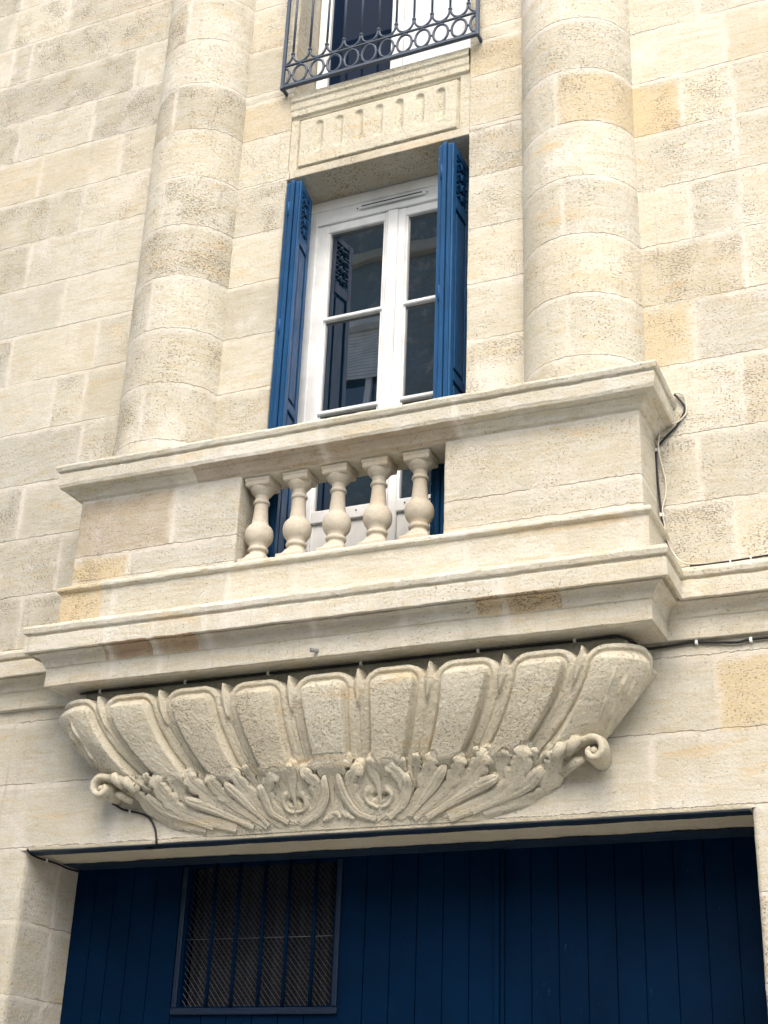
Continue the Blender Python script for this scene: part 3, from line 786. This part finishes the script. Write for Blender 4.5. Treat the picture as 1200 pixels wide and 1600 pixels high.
OFFS = {'b': .012, 'e': .012, 'h': .012, 'g': .006, 'c': .006, 'i': .004, 'sideR': .010, 'sideL': .008}
for sgn in (1, -1):
    for k_, (pts, r0, r1) in S.items():
        jp = [(x + lrnd.uniform(-.006, .006), z + lrnd.uniform(-.004, .004)) for x, z in pts]
        if k_ in ('spL', 'spR'):
            c = spline(jp, 8); path_ = []
            for q_, (x, z) in enumerate(c): P0, Nn = surf_pt((x - CX) * sgn, z); path_.append(P0 + Nn * (.010 + .006 * q_ / len(c)))
            ccm.tube(path_, [.008 + .005 * (q_ / len(c)) for q_ in range(len(path_))], 9)
        elif k_ in ('under', 'stemside'): leaf_mesh(jp, r0 * .9, r1 * .9, sgn, .0, .006, False, 0)
        elif k_ == 'cap': leaf_mesh(jp, .022, .024, sgn, .030, .034, False, .3)
        elif k_ in ('stem', 'tear'): leaf_mesh(jp, r0, r1 * 1.05, sgn, .008, .036, False, .8)
        elif k_ in ('b', 'e', 'h', 'sideL', 'sideR'): leaf_mesh(jp, r0 * 1.1, r1 * 1.35, sgn, .004 + OFFS[k_], .024 + OFFS[k_], False, .6)
        else: leaf_mesh(jp, r0 * 1.35, r1 * (1.55 if k_ not in ('heartL', 'heartR') else 1.30), sgn, .003 + OFFS.get(k_, 0), .030 + OFFS.get(k_, 0))
# fringe of small upright leaf tips overlapping along the top of the frieze
for sgn in (1, -1):
    for q_ in range(13):
        u = .235 + q_ * .075 + lrnd.uniform(-.012, .012); ln = .02 + .045 * q_ / 12; top_ = 3.432 + lrnd.uniform(-.016, .010)
        x_ = CX + u
        leaf_mesh([(x_ - ln * 1.3, top_ - .115), (x_ - ln * .5, top_ - .055), (x_, top_)], .016, .027 + lrnd.uniform(-.003, .004), sgn, .006, .030 + .012 * (q_ % 2), True, .7, 20, 11)
# scroll volutes: a fluted strap rolled up at both ends of the frieze
def volute(sgn):
    path_ = [(1.13, 3.375), (1.17, 3.402), (1.21, 3.420), (1.25, 3.430), (1.29, 3.430)]
    cxv, czv = 1.325, 3.378
    for i in range(1, 34):
        an = math.pi * .62 - i / 33 * math.pi * 1.75; r_ = .047 * (1 - i / 33) ** .7 + .012
        path_.append((cxv + math.cos(an) * r_, czv + math.sin(an) * r_))
    n = len(path_); V = []; m_ = 20
    for i, (x, z) in enumerate(path_):
        a, b = path_[max(0, i - 1)], path_[min(n - 1, i + 1)]
        tx, tz = b[0] - a[0], b[1] - a[1]; l_ = math.hypot(tx, tz); nx_, nz_ = -tz / l_, tx / l_
        hw = .040 + .018 * math.sin(min(1, i / 8) * math.pi / 2) - .022 * (i / n) ** 2; th = .0215 - .003 * i / n
        yc = -.118 - .012 * min(1, i / 6)
        for q in range(m_):
            an = 2 * math.pi * q / m_; yy = math.copysign(abs(math.cos(an)) ** .7, math.cos(an)) * hw; tt = math.copysign(abs(math.sin(an)) ** .8, math.sin(an)) * th
            tt *= 1 + .16 * math.cos(yy / hw * 6)
            jt = noise.noise(Vector((x * 30, yy * 30, z * 30))) * .003
            V.append((CX + sgn * (x + nx_ * (tt + jt)), yc + yy, z + nz_ * (tt + jt)))
    F = [(i * m_ + q, i * m_ + (q + 1) % m_, (i + 1) * m_ + (q + 1) % m_, (i + 1) * m_ + q) for i in range(n - 1) for q in range(m_)]
    F += [tuple(range(m_)), tuple((n - 1) * m_ + q for q in range(m_))]
    ccm.poly(V, F, smooth=True)
    ccm.tube([Vector((CX + sgn * 1.325, .02, 3.368)), Vector((CX + sgn * 1.320, -.08, 3.374)), Vector((CX + sgn * 1.318, -.135, 3.376))], [.050, .044, .038], 14)
    ccm.tube([Vector((CX + sgn * 1.328, -.09, 3.372)), Vector((CX + sgn * 1.328, -.150, 3.374)), Vector((CX + sgn * 1.328, -.172, 3.375))], [.026, .022, .010], 14)
    for dx, dz, rr_, yy in ((1.175, 3.402, .030, -.148), (1.245, 3.426, .031, -.152)):      # lobes where the leaf breaks over the roll
        c1 = Vector((CX + sgn * dx, yy, dz))
        ccm.tube([c1 + Vector((-sgn * .045, .015, -.055)), c1 + Vector((-sgn * .018, -.006, -.022)), c1 + Vector((sgn * .004, -.010, .004)), c1 + Vector((sgn * .014, .002, .016))], [rr_ * .45, rr_ * .85, rr_, rr_ * .55], 12)
    c1 = Vector((CX + sgn * 1.235, -.105, 3.345)); ccm.tube([c1 + Vector((-sgn * .06, .03, -.03)), c1, c1 + Vector((sgn * .035, .0, .008))], [.018, .024, .012], 12)
volute(1); volute(-1)
nb = nr_ * nc_
verts = np.concatenate([Pd.reshape(-1, 3), np.array(ccm.v, dtype=float)])
allf = faces.tolist() + [[i + nb for i in f] for f in ccm.f]
# top cap of the console closes against the balcony soffit
con.from_pydata(verts.tolist(), [], allf)
for nm, vv_ in (('blk', (4, 4)), ('dim', (9, 9))):
    u_ = con.uv_layers.new(name=nm); u_.data.foreach_set('uv', np.tile(np.array(vv_, dtype=np.float32), len(con.loops)))
ca = con.attributes.new('tone', 'FLOAT_COLOR', 'FACE'); tn_ = np.tile(np.array((.04, .6, .35, 0), dtype=np.float32), (len(con.polygons), 1)); nf = len(faces)
PT = {-4: (.05, .6, .9), -3: (.02, .75, .6), -2: (.06, .6, 1.1), -1: (.14, .6, 1.15), 0: (0, .95, .7), 1: (.05, .7, .7), 2: (.0, .8, .8), 3: (.06, .6, 1.1), 4: (.04, .8, .5)}
kf = ksel[:-1, :-1].reshape(-1); inf_ = (inner[:-1, :-1].reshape(-1) < -.004) & (Zg[:-1, :-1].reshape(-1) > 3.42)
for k_, v_ in PT.items(): tn_[:nf][inf_ & (kf == k_), :3] = v_
ca.data.foreach_set('color', tn_.ravel())
con.polygons.foreach_set('use_smooth', [True] * len(con.polygons)); con.materials.append(M['carved']); con.update()
co = bpy.data.objects.new('carved_console', con); COL.objects.link(co); co.parent = house; co.location = -house.location
# top infill between carving and soffit (recessed band behind the gadroon tops)
tb = MB(); tb.box(CX - 1.50, CX + 1.50, -.172, .02, 3.80, 3.906, .01); tb.build('recessed_band', M['render'], balcony)

# ================================================================== MAIN WINDOW
wf = MB(); WY = .29; W0, W1 = XL + .02, XR - .02; MID = -.075
wf.box(W0, -.615, WY, WY + .08, 4.28, 7.24, .004); wf.box(.435, W1, WY, WY + .08, 4.28, 7.24, .004)
wf.box(-.615, .435, WY + .002, WY + .08, 7.065, 7.24, .004)
wf.box(-.66, .48, WY - .012, WY + .01, 7.165, 7.238, .004)
win = wf.build('window', M['white'], house)
def casement(x0, x1, gl, gr, zt, zb, bars, y, parent):
    c = MB()
    c.box(x0, gl, y, y + .06, 4.32, zt, .006); c.box(gr, x1, y, y + .06, 4.32, zt, .006)
    c.box(gl, gr, y + .002, y + .06, 7.0, zt, .006)
    for z in bars: c.box(gl, gr, y - .004, y + .05, z - .013, z + .013, .006)
    c.box(gl, gr, y + .002, y + .06, 4.965, 5.045, .006); c.box(gl, gr, y + .022, y + .05, 4.42, 4.965, .003); c.box(gl, gr, y + .001, y + .06, 4.32, 4.42, .005)
    # glazing beads
    zz_ = [5.045] + sorted(bars) + [7.0]
    for a, b in zip(zz_, zz_[1:]):
        c.box(gl, gl + .012, y + .012, y + .05, a, b); c.box(gr - .012, gr, y + .012, y + .05, a, b)
    o = c.build('casement', M['white'], parent)
    return o
BARS = (6.350, 5.690)
for x0, x1, gl, gr in ((-.622, -.088, -.538, -.146), (-.062, .442, -.004, .360)):
    casement(x0, x1, gl, gr, 7.062, 4.32, BARS, WY + .012, win)
    zz_ = [5.045, 5.690, 6.350, 7.0]
    for a, b in zip(zz_, zz_[1:]):
        pnm = MB(); pnm.box(gl + .003, gr - .003, WY + .042, WY + .048, a, b); pnm.build('pane', M['glass'], win)
mm = MB(); mm.box(-.122, -.052, WY - .006, WY + .012, 4.32, 7.055, .005); mm.build('meeting_stile', M['white'], win)
vt = MB(); vt.box(-.315, .130, WY - .020, WY - .010, 7.108, 7.130, .004); vt.box(-.30, .115, WY - .024, WY - .019, 7.113, 7.117); vt.build('vent_slot', M['white'], win)
vt = MB(); vt.box(-.298, .113, WY - .026, WY - .0195, 7.118, 7.124); vt.tube([(-.33, WY - .016, 7.119), (-.33, WY - .011, 7.119)], .004); vt.tube([(.145, WY - .016, 7.119), (.145, WY - .011, 7.119)], .004)
vt.build('vent_opening', M['dark'], win)
for x in (-.40, -.25, .05, .2):
    sc = MB(); sc.tube([(x, WY + .008, 5.012), (x, WY + .015, 5.012)], .004); sc.build('screw', M['dark'], win)
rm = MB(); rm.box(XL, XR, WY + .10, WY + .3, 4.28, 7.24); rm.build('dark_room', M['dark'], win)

# ---- shutters: folded leaves standing square to the wall
def shutter(xa, xb, Y1=.225, skew=0.):
    before = set(o.name for o in COL.objects)
    s_ = MB(); Z0, Z1 = 4.36, 7.165; Y0 = -.06; n = 3; tw = (xb - xa) / n
    for i in range(n):
        a, b = xa + i * tw + .0015, xa + (i + 1) * tw - .0015
        oy = (0, -.010, .004)[i]
        dz = (-.006, .004, -.002)[i]
        s_.box(a, b, Y0 + oy, Y1, Z0, Z1 + dz, .003)
        [s_.box(a + tw * p_, a + tw * (p_ + .17), Y0 + oy - .005, Y0 + oy + .004, Z0 + .02, Z1 - .012 - .01 * p_, .002) for p_ in (.10, .42, .70)]     # bead on the leaf edge
    o = s_.build('shutter', M['blue'], house)
    # hinges
    for z in (6.95, 6.1, 5.2):
        h = MB(); h.tube([(xa + tw * 1.0, Y0 - .012, z - .05), (xa + tw * 1.0, Y0 - .012, z + .05)], .006); h.build('hinge', M['blue'], o)
    # framed face towards the room: stiles, rails, panels, fretwork
    for side, xf, sx in ((1, xb, 1), ):
        f = MB(); t = .012; y0, y1 = Y0 + .004, Y1
        def bar(ya, yb, za, zb, th=t, q=f): q.box(xf, xf + th, ya, yb, za, zb, .003)
        sw_ = (Y1 - Y0) * .19; bar(y0, y0 + sw_, Z0, Z1 - .002); bar(y1 - sw_, y1, Z0, Z1 - .003)
        for za, zb in ((7.115, 7.163), (6.72, 6.80), (5.565, 5.625), (4.37, 4.47)): bar(y0 + sw_, y1 - sw_, za, zb)
        f.build('panel_frame', M['blue'], o)
        rp_ = MB()
        for za, zb in ((5.65, 6.695), (4.495, 5.54)): rp_.box(xf, xf + .009, y0 + sw_ + .02, y1 - sw_ - .02, za, zb, .008)
        rp_.build('raised_panel', M['blue'], o)
        bk_ = MB(); bk_.box(xf, xf + .002, y0 + sw_, y1 - sw_, 6.80, 7.115); bk_.build('fretwork_shade', M['dark'], o)  # near-black sheet painted as the shade behind the pierced fretwork
        fr = MB(); yc = (y0 + y1) / 2; hw = (y1 - y0) / 2 - sw_
        for k in range(4):
            zc = 6.842 + k * .077
            for sg in (-1, 1):
                pts = [(xf + .006, yc + sg * (.008 + hw * .5 * (1 - math.cos(a))), zc + .028 * math.sin(a) - .01) for a in np.linspace(.2, 5.2, 14)]
                fr.tube(pts, .0068, 6)
                fr.tube([(xf + .006, yc + sg * hw, zc - .036), (xf + .006, yc + sg * hw * .4, zc + .004), (xf + .006, yc, zc + .036)], .0060, 6)
            fr.tube([(xf + .006, yc, zc - .02), (xf + .006, yc, zc + .02)], .008, 6)
        fr.build('fretwork', M['blue'], o)
    if skew:                                # leaves not folded quite square to the wall
        for ob in COL.objects:
            if ob.name not in before and ob.type == 'MESH':
                for v_ in ob.data.vertices: v_.co.x -= skew * (v_.co.y - Y0)
    return o
shutter(-.662, -.572, .17, .16); shutter(.350, .435)

# ================================================================== UPPER WINDOW
uf = MB(); UZ0, UZ1 = 7.93, 10.4
uf.box(XL + .0, -.615, WY, WY + .07, UZ0, UZ1, .004); uf.box(.435, XR, WY, WY + .07, UZ0, UZ1, .004); uf.box(-.155, -.1, WY, WY + .07, UZ0, UZ1, .005)
uf.box(-.098, -.065, WY - .01, WY + .07, UZ0, UZ1, .005); uf.box(-.063, -.004, WY, WY + .07, UZ0, UZ1, .005); uf.box(-.615, -.155, WY + .002, WY + .07, UZ0, UZ0 + .09, .004); uf.box(-.004, .435, WY + .002, WY + .07, UZ0, UZ0 + .09, .004)
uf.box(-.69, -.655, WY - .02, WY, UZ0, UZ1, .004)
uw = uf.build('window', M['white'], house); tag(uw, 'white framed upper window behind the wrought iron guard rail')
q = MB(); q.box(-.615, -.155, WY + .03, WY + .036, UZ0 + .09, UZ1); q.build('pane', glass_material('upper_window_glass', (.006, .014, .034), 1.12), uw)
q = MB(); q.box(-.004, .435, WY + .03, WY + .036, UZ0 + .09, UZ1); q.build('white_pane', M['white_pane'], uw)  # matte white sheet filling the right half of the window
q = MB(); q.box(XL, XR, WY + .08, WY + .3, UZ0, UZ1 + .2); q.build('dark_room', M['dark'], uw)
hd = MB(); wall_course(hd, rounded([(.34, 10.4), (0, 10.4), (0, 11.0)], .008), XL, XR, [], rnd, frame='x'); hd.build('window_head', M['stone'], house)

# wrought iron guard
ry = -.07; rx0, rx1 = -.748, .594; zb, zm, zt = 7.940, 8.116, 8.98
gd = MB(); gd.box(rx0 - .005, rx1 + .005, ry - .014, ry + .014, zb - .012, zb + .012, .003)
gd.box(rx0, rx1, ry - .008, ry + .008, zm - .006, zm + .006, .002); gd.box(rx0, rx1, ry - .016, ry + .016, zt, zt + .014, .003)
for x in (rx0, rx1):
    gd.box(x - .011, x + .011, ry - .011, ry + .011, zb - .02, zt, .003)
    gd.box(x - .009, x + .009, ry, .01, zb - .012, zb + .010, .002); gd.box(x - .009, x + .009, ry, .01, zt, zt + .012, .002)
    gd.tube([(x, ry - .004, zb + .01), (x, ry - .006, zb - .012), (x + .002, ry - .010, zb - .022)], [.012, .012, .008], 8)
guard = gd.build('iron_guard_rail', M['iron'], house)
sp = (rx1 - rx0) / 11
for i in range(11):
    x = rx0 + sp * (i + .5)
    b = MB(); zc = zm + .088
    b.tube([(x, ry, zc - .01), (x, ry, zt)], .0082, 8)
    b.lathe((x, ry, zc), [(.006, -.012), (.011, -.008), (.014, -.002), (.014, .004), (.009, .010), (.006, .014)], 10)
    b.build('bar', M['iron'], guard)
for i in range(12):
    x = rx0 + sp * i; zr = (zb + zm) / 2; rr = (zm - zb) / 2 - .018
    a0, a1, n = (0, 2 * math.pi, 28)
    if i == 0: a0, a1, n = -math.pi / 2, math.pi / 2, 15
    if i == 11: a0, a1, n = math.pi / 2, 3 * math.pi / 2, 15
    b = MB(); pts = [(x + rr * .70 * math.cos(a0 + (a1 - a0) * k / n), ry, zr + rr * math.sin(a0 + (a1 - a0) * k / n)) for k in range(n if i not in (0, 11) else n + 1)]
    b.tube(pts, .0085, 7, closed=i not in (0, 11)); 
    for zq in (zr - rr - .006, zr + rr + .006): b.lathe((x, ry, zq), [(.001, -.007), (.008, -.003), (.008, .003), (.001, .007)], 8)
    if i < 11: b.lathe((x + sp / 2, ry, zr), [(.001, -.007), (.008, -.003), (.008, .003), (.001, .007)], 8); b.tube([(x + rr * .7, ry, zr), (x + sp - rr * .7, ry, zr)], .005, 6)
    b.build('ring', M['iron'], guard)
for i in range(12):
    x = rx0 + sp * i; b = MB(); w_ = sp / 2 - .004
    th0, th1 = (-math.pi, 0)
    if i == 0: th0 = -math.pi / 2
    if i == 11: th1 = -math.pi / 2
    pts = [(x + w_ * math.cos(th0 + (th1 - th0) * k / 16), ry, zm + .080 + .072 * math.sin(th0 + (th1 - th0) * k / 16)) for k in range(17)]
    b.tube(pts, .0080, 7); b.build('scallop', M['iron'], guard)

# ================================================================== GARAGE DOOR
DY = .50
def planks(x0, x1, z0, z1, xs, y, mb, gw=.0035, gd_=.009):
    pts = [(x0, y)]
    for x in xs:
        if x0 + .02 < x < x1 - .02: pts += [(x - gw, y), (x - gw * .4, y + gd_), (x + gw * .4, y + gd_), (x + gw, y)]
    pts += [(x1, y)]
    mb.grid([[(px, py, z0), (px, py, z1)] for px, py in pts], j=False)
ZT = 3.100
gdm = MB(); xs = [-1.846, -1.723, -1.599, -1.451, -1.289, -.18, -.038, .106, .247, .387]
gx0, gx1, gz0, gz1 = -1.249, -.345, 2.345, 3.075
planks(GL - .01, gx0, -.0, ZT, xs, DY, gdm); planks(gx1, .521, 0, ZT, xs, DY, gdm); planks(gx0, gx1, 0, gz0, [gx0 + .15 * i for i in range(1, 6)], DY, gdm); planks(gx0, gx1, gz1, ZT, [], DY, gdm)
gdm.box(gx0, gx0 + .012, DY, DY + .06, gz0, gz1); gdm.box(gx1 - .012, gx1, DY, DY + .06, gz0, gz1); gdm.box(gx0, gx1, DY + .002, DY + .06, gz0 - .01, gz0 + .012)
door = gdm.build('garage_door', M['navy'], house)
q = MB(); planks(.571, GR + .01, 0, ZT, [.705, .844, .987, 1.128, 1.264, 1.415, 1.561, 1.702, 1.84], DY + .012, q); q.box(.572, .600, DY + .013, DY + .05, 0, ZT - .01)
q.build('door_leaf', M['navy'], door)
q = MB(); q.box(.521, .548, DY - .018, DY + .03, 0, ZT - .002, .004); q.box(.549, .570, DY - .006, DY + .03, 0, ZT - .002, .004)
q.build('cover_strip', M['navy'], door)
q = MB(); q.box(gx0 - .03, gx1 + .035, DY - .022, DY + .002, gz0 - .030, gz0 + .002, .004); q.box(gx1 + .001, gx1 + .028, DY - .016, DY + .002, gz0 + .003, gz1 + .01, .004)
q.box(gx0 - .030, gx0 - .002, DY - .014, DY + .002, gz0 + .003, gz1 + .01, .004)
fm = q.build('grille_frame', paint_material('worn_navy_paint', (.001, .010, .030), .45, (.34, .28, .2), .8, grain_axis=(1.2, 14, 14)), door)
for x in (-1.073, -.926, -.770, -.624, -.469):
    q = MB(); q.tube([(x, DY - .004, gz0), (x, DY - .004, gz1 + .02)], .0105, 10); q.build('grille_bar', M['navy'], door)
# expanded metal screen: real strands
q = MB(); sw, shh = .030, .0175; ncol = int((gx1 - gx0) / sw); nrow = int((gz1 - gz0) / shh)
for r_ in range(nrow):
    P = []; zb_ = gz0 + .012 + r_ * shh
    for c_ in range(ncol * 2 + 1):
        x = gx0 + .012 + c_ * (gx1 - gx0 - .024) / (ncol * 2); up = (c_ + r_) % 2
        zc = zb_ + up * shh * .92; wv = .004 * math.sin(x * 21 + 1) + .003 * math.sin(zb_ * 11)
        P.append([(x, DY + .022 + wv, zc - .0011), (x, DY + .026 + wv, zc + .0011)])
    q.grid(P, j=False)
q.tube([(gx0, DY + .016, 2.70), (gx1, DY + .016, 2.70)], .002)
q.build('wire_mesh', M['mesh'], door)
q = MB(); P = []
for i in range(181):
    x = gx0 + (gx1 - gx0) * i / 180; y = DY + .085 + .030 * math.sin(i / 180 * 2 * math.pi * 6.2 + .6) + .006 * math.sin(i / 180 * 2 * math.pi * 17)
    P.append([(x, y, gz0 - .02), (x, y + .004 * math.sin(x * 30), (gz0 + gz1) / 2), (x, y, gz1 + .03)])
q.grid(P, j=False, smooth=True); q.build('curtain', M['cloth'], door)
q = MB(); q.box(gx0 - .05, gx1 + .05, DY + .15, DY + .18, gz0 - .05, gz1 + .03); q.build('backing', M['dark'], door)

# ================================================================== CABLES
def smooth_path(pts, n=6):
    pts = [np.array(p_, dtype=float) for p_ in pts]; pts = [2 * pts[0] - pts[1]] + pts + [2 * pts[-1] - pts[-2]]; out = []
    for i in range(1, len(pts) - 2):
        p0, p1, p2, p3 = pts[i - 1:i + 3]
        for q_ in range(n):
            t = q_ / n; out.append(tuple(.5 * ((2 * p1) + (-p0 + p2) * t + (2 * p0 - 5 * p1 + 4 * p2 - p3) * t * t + (-p0 + 3 * p1 - 3 * p2 + p3) * t ** 3)))
    out.append(tuple(pts[-2])); return out
def cable(name, label, pts, r, mat, clips=(), cs=.008):
    q = MB(); q.tube(smooth_path(pts), r, 8); o = q.build(name, M[mat], None, loc=pts[0]); tag(o, label, 'cable')
    for cp, d in clips:
        c = MB(); x, y, z = cp
        if d == 'u': c.box(x - cs, x + cs, y - r * 1.4, y + r * 1.4, z - r * 1.5, z + .012, .002); c.tube([(x, y + r * 1.9, z - r), (x, y + r * 1.9, z + .012)], .003, 6)
        else: c.box(x - cs, x + cs, y - r * 1.5, y + .02, z - r * 1.6, z + r * 1.6, .002)
        c.build('clip', M['clip'], o)
    return o
yb_ = -.203
main = [(-1.62, yb_ + .02, 3.899), (-1.58, yb_, 3.893), (-1.45, yb_, 3.896), (-.93, yb_, 3.894), (-.47, yb_, 3.896), (.075, yb_, 3.894), (.67, yb_, 3.896), (1.16, yb_ + .002, 3.893), (1.34, yb_, 3.896), (1.385, yb_ + .02, 3.892), (1.412, -.13, 3.893), (1.42, -.04, 3.900), (1.44, -.022, 3.892), (1.486, -.016, 3.885), (1.607, -.014, 3.892), (1.691, -.014, 3.895), (1.873, -.014, 3.875), (1.961, -.014, 3.882), (2.3, -.014, 3.882)]
cable('cable', 'thick black cable clipped along the underside of the balcony and on along the wall', main, .0068, 'black',
      [((x, yb_, 3.895), 'u') for x in (-1.48, -.95, -.46, .06, .68, 1.16)] + [((1.691, -.014, 3.895), 'w'), ((1.94, -.014, 3.88), 'w')], .007)
cable('cable', 'black cable hanging down the wall right of the balcony end, below the handrail',
      [(1.655, -.02, 5.225), (1.669, -.016, 5.209), (1.699, -.012, 5.159), (1.7, -.012, 5.122), (1.655, -.012, 5.046), (1.6, -.012, 4.994), (1.552, -.012, 4.937), (1.545, -.012, 4.851), (1.549, -.012, 4.725), (1.556, -.012, 4.601), (1.562, -.012, 4.531), (1.575, -.012, 4.444), (1.60, -.02, 4.33)], .006, 'black',
      [((1.552, -.012, 4.93), 'w'), ((1.560, -.012, 4.57), 'w')], .011)
cable('cable', 'thin cream cable curling beside the black one right of the balcony end',
      [(1.655, -.02, 5.232), (1.685, -.014, 5.228), (1.706, -.012, 5.204), (1.711, -.012, 5.151), (1.702, -.010, 5.105), (1.654, -.022, 5.059), (1.593, -.012, 5.067), (1.572, -.010, 5.03), (1.561, -.022, 4.931), (1.575, -.010, 4.822), (1.586, -.010, 4.756), (1.583, -.010, 4.679), (1.566, -.022, 4.596), (1.568, -.012, 4.53), (1.578, -.02, 4.439), (1.612, -.03, 4.345), (1.66, -.05, 4.285), (1.752, -.012, 4.285), (1.871, -.010, 4.272), (2.048, -.012, 4.268), (2.4, -.012, 4.29)], .0042, 'wcable')
cable('cable', 'short black cable lying on top of the string course at the right edge',
      [(1.69, -.06, 4.262), (1.783, -.04, 4.268), (1.874, -.02, 4.278), (1.969, -.012, 4.285), (2.3, -.012, 4.30)], .0048, 'black', [((x, -.02, z), 'w') for x, z in ((1.874, 4.278), (1.969, 4.285))], .004)
cable('cable', 'thin black cable coming out under the left scroll and bending down over the lintel',
      [(-1.44, -.03, 3.325), (-1.426, -.012, 3.318), (-1.383, -.010, 3.295), (-1.334, -.010, 3.282), (-1.26, -.010, 3.264), (-1.21, -.010, 3.238), (-1.173, -.010, 3.189), (-1.155, -.012, 3.134), (-1.152, -.008, 3.098), (-1.17, .03, 3.091), (-1.25, .05, 3.093)], .0058, 'black', [((-1.334, -.010, 3.282), 'w')], .006)
cable('cable', 'thin black cable running back over the left garage jamb under the lintel',
      [(-1.956, -.02, 3.11), (-1.955, .02, 3.092), (-1.958, .12, 3.086), (-1.962, .25, 3.090), (-1.965, .38, 3.084), (-1.966, .49, 3.088)], .0058, 'black', [((-1.958, .16, 3.086), 'u')], .007)
# drain spout in the fascia
q = MB(); q.tube([(-.12, -.31, 3.945), (-.128, -.385, 3.925)], .011, 12, caps=False); q.tube([(-.12, -.31, 3.945), (-.128, -.384, 3.925)], .0085, 12, caps=True)
o = q.build('drain_spout', paint_material('zinc', (.35, .35, .34), .4), house)

# ================================================================== HOUSE ACROSS THE STREET (seen mirrored in the panes)
opp = thing('facing_house', 'tall house with roller blinds across the street, mirrored in the window panes', 'building', (-3, -9.2, 0))
oy = -9.2
def rect_wall(mb, x0, x1, z0, z1, holes, y):
    xs_ = sorted(set([x0, x1] + [h[0] for h in holes] + [h[1] for h in holes])); zs_ = sorted(set([z0, z1] + [h[2] for h in holes] + [h[3] for h in holes]))
    for a, b in zip(xs_, xs_[1:]):
        for c, d in zip(zs_, zs_[1:]):
            if any(h[0] <= (a + b) / 2 <= h[1] and h[2] <= (c + d) / 2 <= h[3] for h in holes): continue
            mb.grid([[(a, y, c), (a, y, d)], [(b, y, c), (b, y, d)]], j=False, tone=(.02, .3, .8, 0))
OH = [(x, x + 1.15, z, z + 2.0) for z in (1.0, 4.4, 7.8, 11.2) for x in (-7.35, -5.35, -3.15)]
q = MB(); rect_wall(q, -8.2, -1.2, 0, 15.6, OH, oy); q.box(-8.2, -1.2, oy - 6, oy - .35, 0, 15.6)
q.build('wall', stone_material('facing_stone', (.27, .33, .36)), opp)
q = MB()
for z in (3.9, 7.3, 10.6, 14.0, 15.4): q.box(-8.2, -1.2, oy - .1, oy + .14 + (.35 if z > 15 else 0), z, z + .22, .02)
q.build('string_course', M['stone'], opp)
for x0_, x1_, z0_, z1_ in OH:
    q = MB()
    q.box(x0_, x0_ + .07, oy - .2, oy - .13, z0_, z1_, .004); q.box(x1_ - .07, x1_, oy - .2, oy - .13, z0_, z1_, .004); q.box((x0_ + x1_) / 2 - .05, (x0_ + x1_) / 2 + .05, oy - .2, oy - .13, z0_, z1_, .004)
    q.box(x0_, x1_, oy - .2, oy - .128, z0_, z0_ + .08, .004); q.box(x0_, x1_, oy - .2, oy - .128, z1_ - .08, z1_, .004)
    wo = q.build('window', M['white'], opp)
    q = MB(); q.box(x0_, x1_, oy - .22, oy - .21, z0_, z1_); q.build('pane', M['glass'], wo)
    q = MB(); q.box(x0_ - .02, x1_ + .02, oy - .12, oy + .06, z1_ - .24, z1_ + .02, .01)
    for k in range(15): q.box(x0_ + .01, x1_ - .01, oy - .10, oy - .085, z1_ - .30 - k * .055, z1_ - .252 - k * .055, .004)
    q.build('roller_blind', M['white'], wo)

for nx0, nx1, lab, nh in ((-22, -8.2, 'unseen low pale house left of the tall house across the street, kept low to let light in', 6.4), (-1.2, 16, 'unseen low pale house right of the tall house across the street, kept low to let light in', 6.0)):  # unseen neighbours, kept low so sky and sun reach the facade
    lo = thing('unseen_low_house', lab, 'building', ((nx0 + nx1) / 2, oy, 0), 'unseen low houses across the street')
    hs = [(x, x + 1.1, z, z + 1.9) for z in (.9, 3.7) for x in np.arange(nx0 + .8, nx1 - 1.6, 2.4)]
    q = MB(); rect_wall(q, nx0, nx1, 0, nh, hs, oy); q.box(nx0 + .01, nx1 - .01, oy - 6, oy - .35, 0, nh); q.build('wall', M['stone'], lo)
    q = MB(); q.box(nx0, nx1, oy - .1, oy + .25, nh - .1, nh + .15, .02); q.build('roof_edge', M['stone'], lo)
    for x0_, x1_, z0_, z1_ in hs:
        q = MB(); q.box(x0_, x1_, oy - .22, oy - .2, z0_, z1_); q.box(x0_, x1_, oy - .2, oy - .15, (z0_ + z1_) / 2 - .04, (z0_ + z1_) / 2 + .04); q.build('window', M['white'], lo)
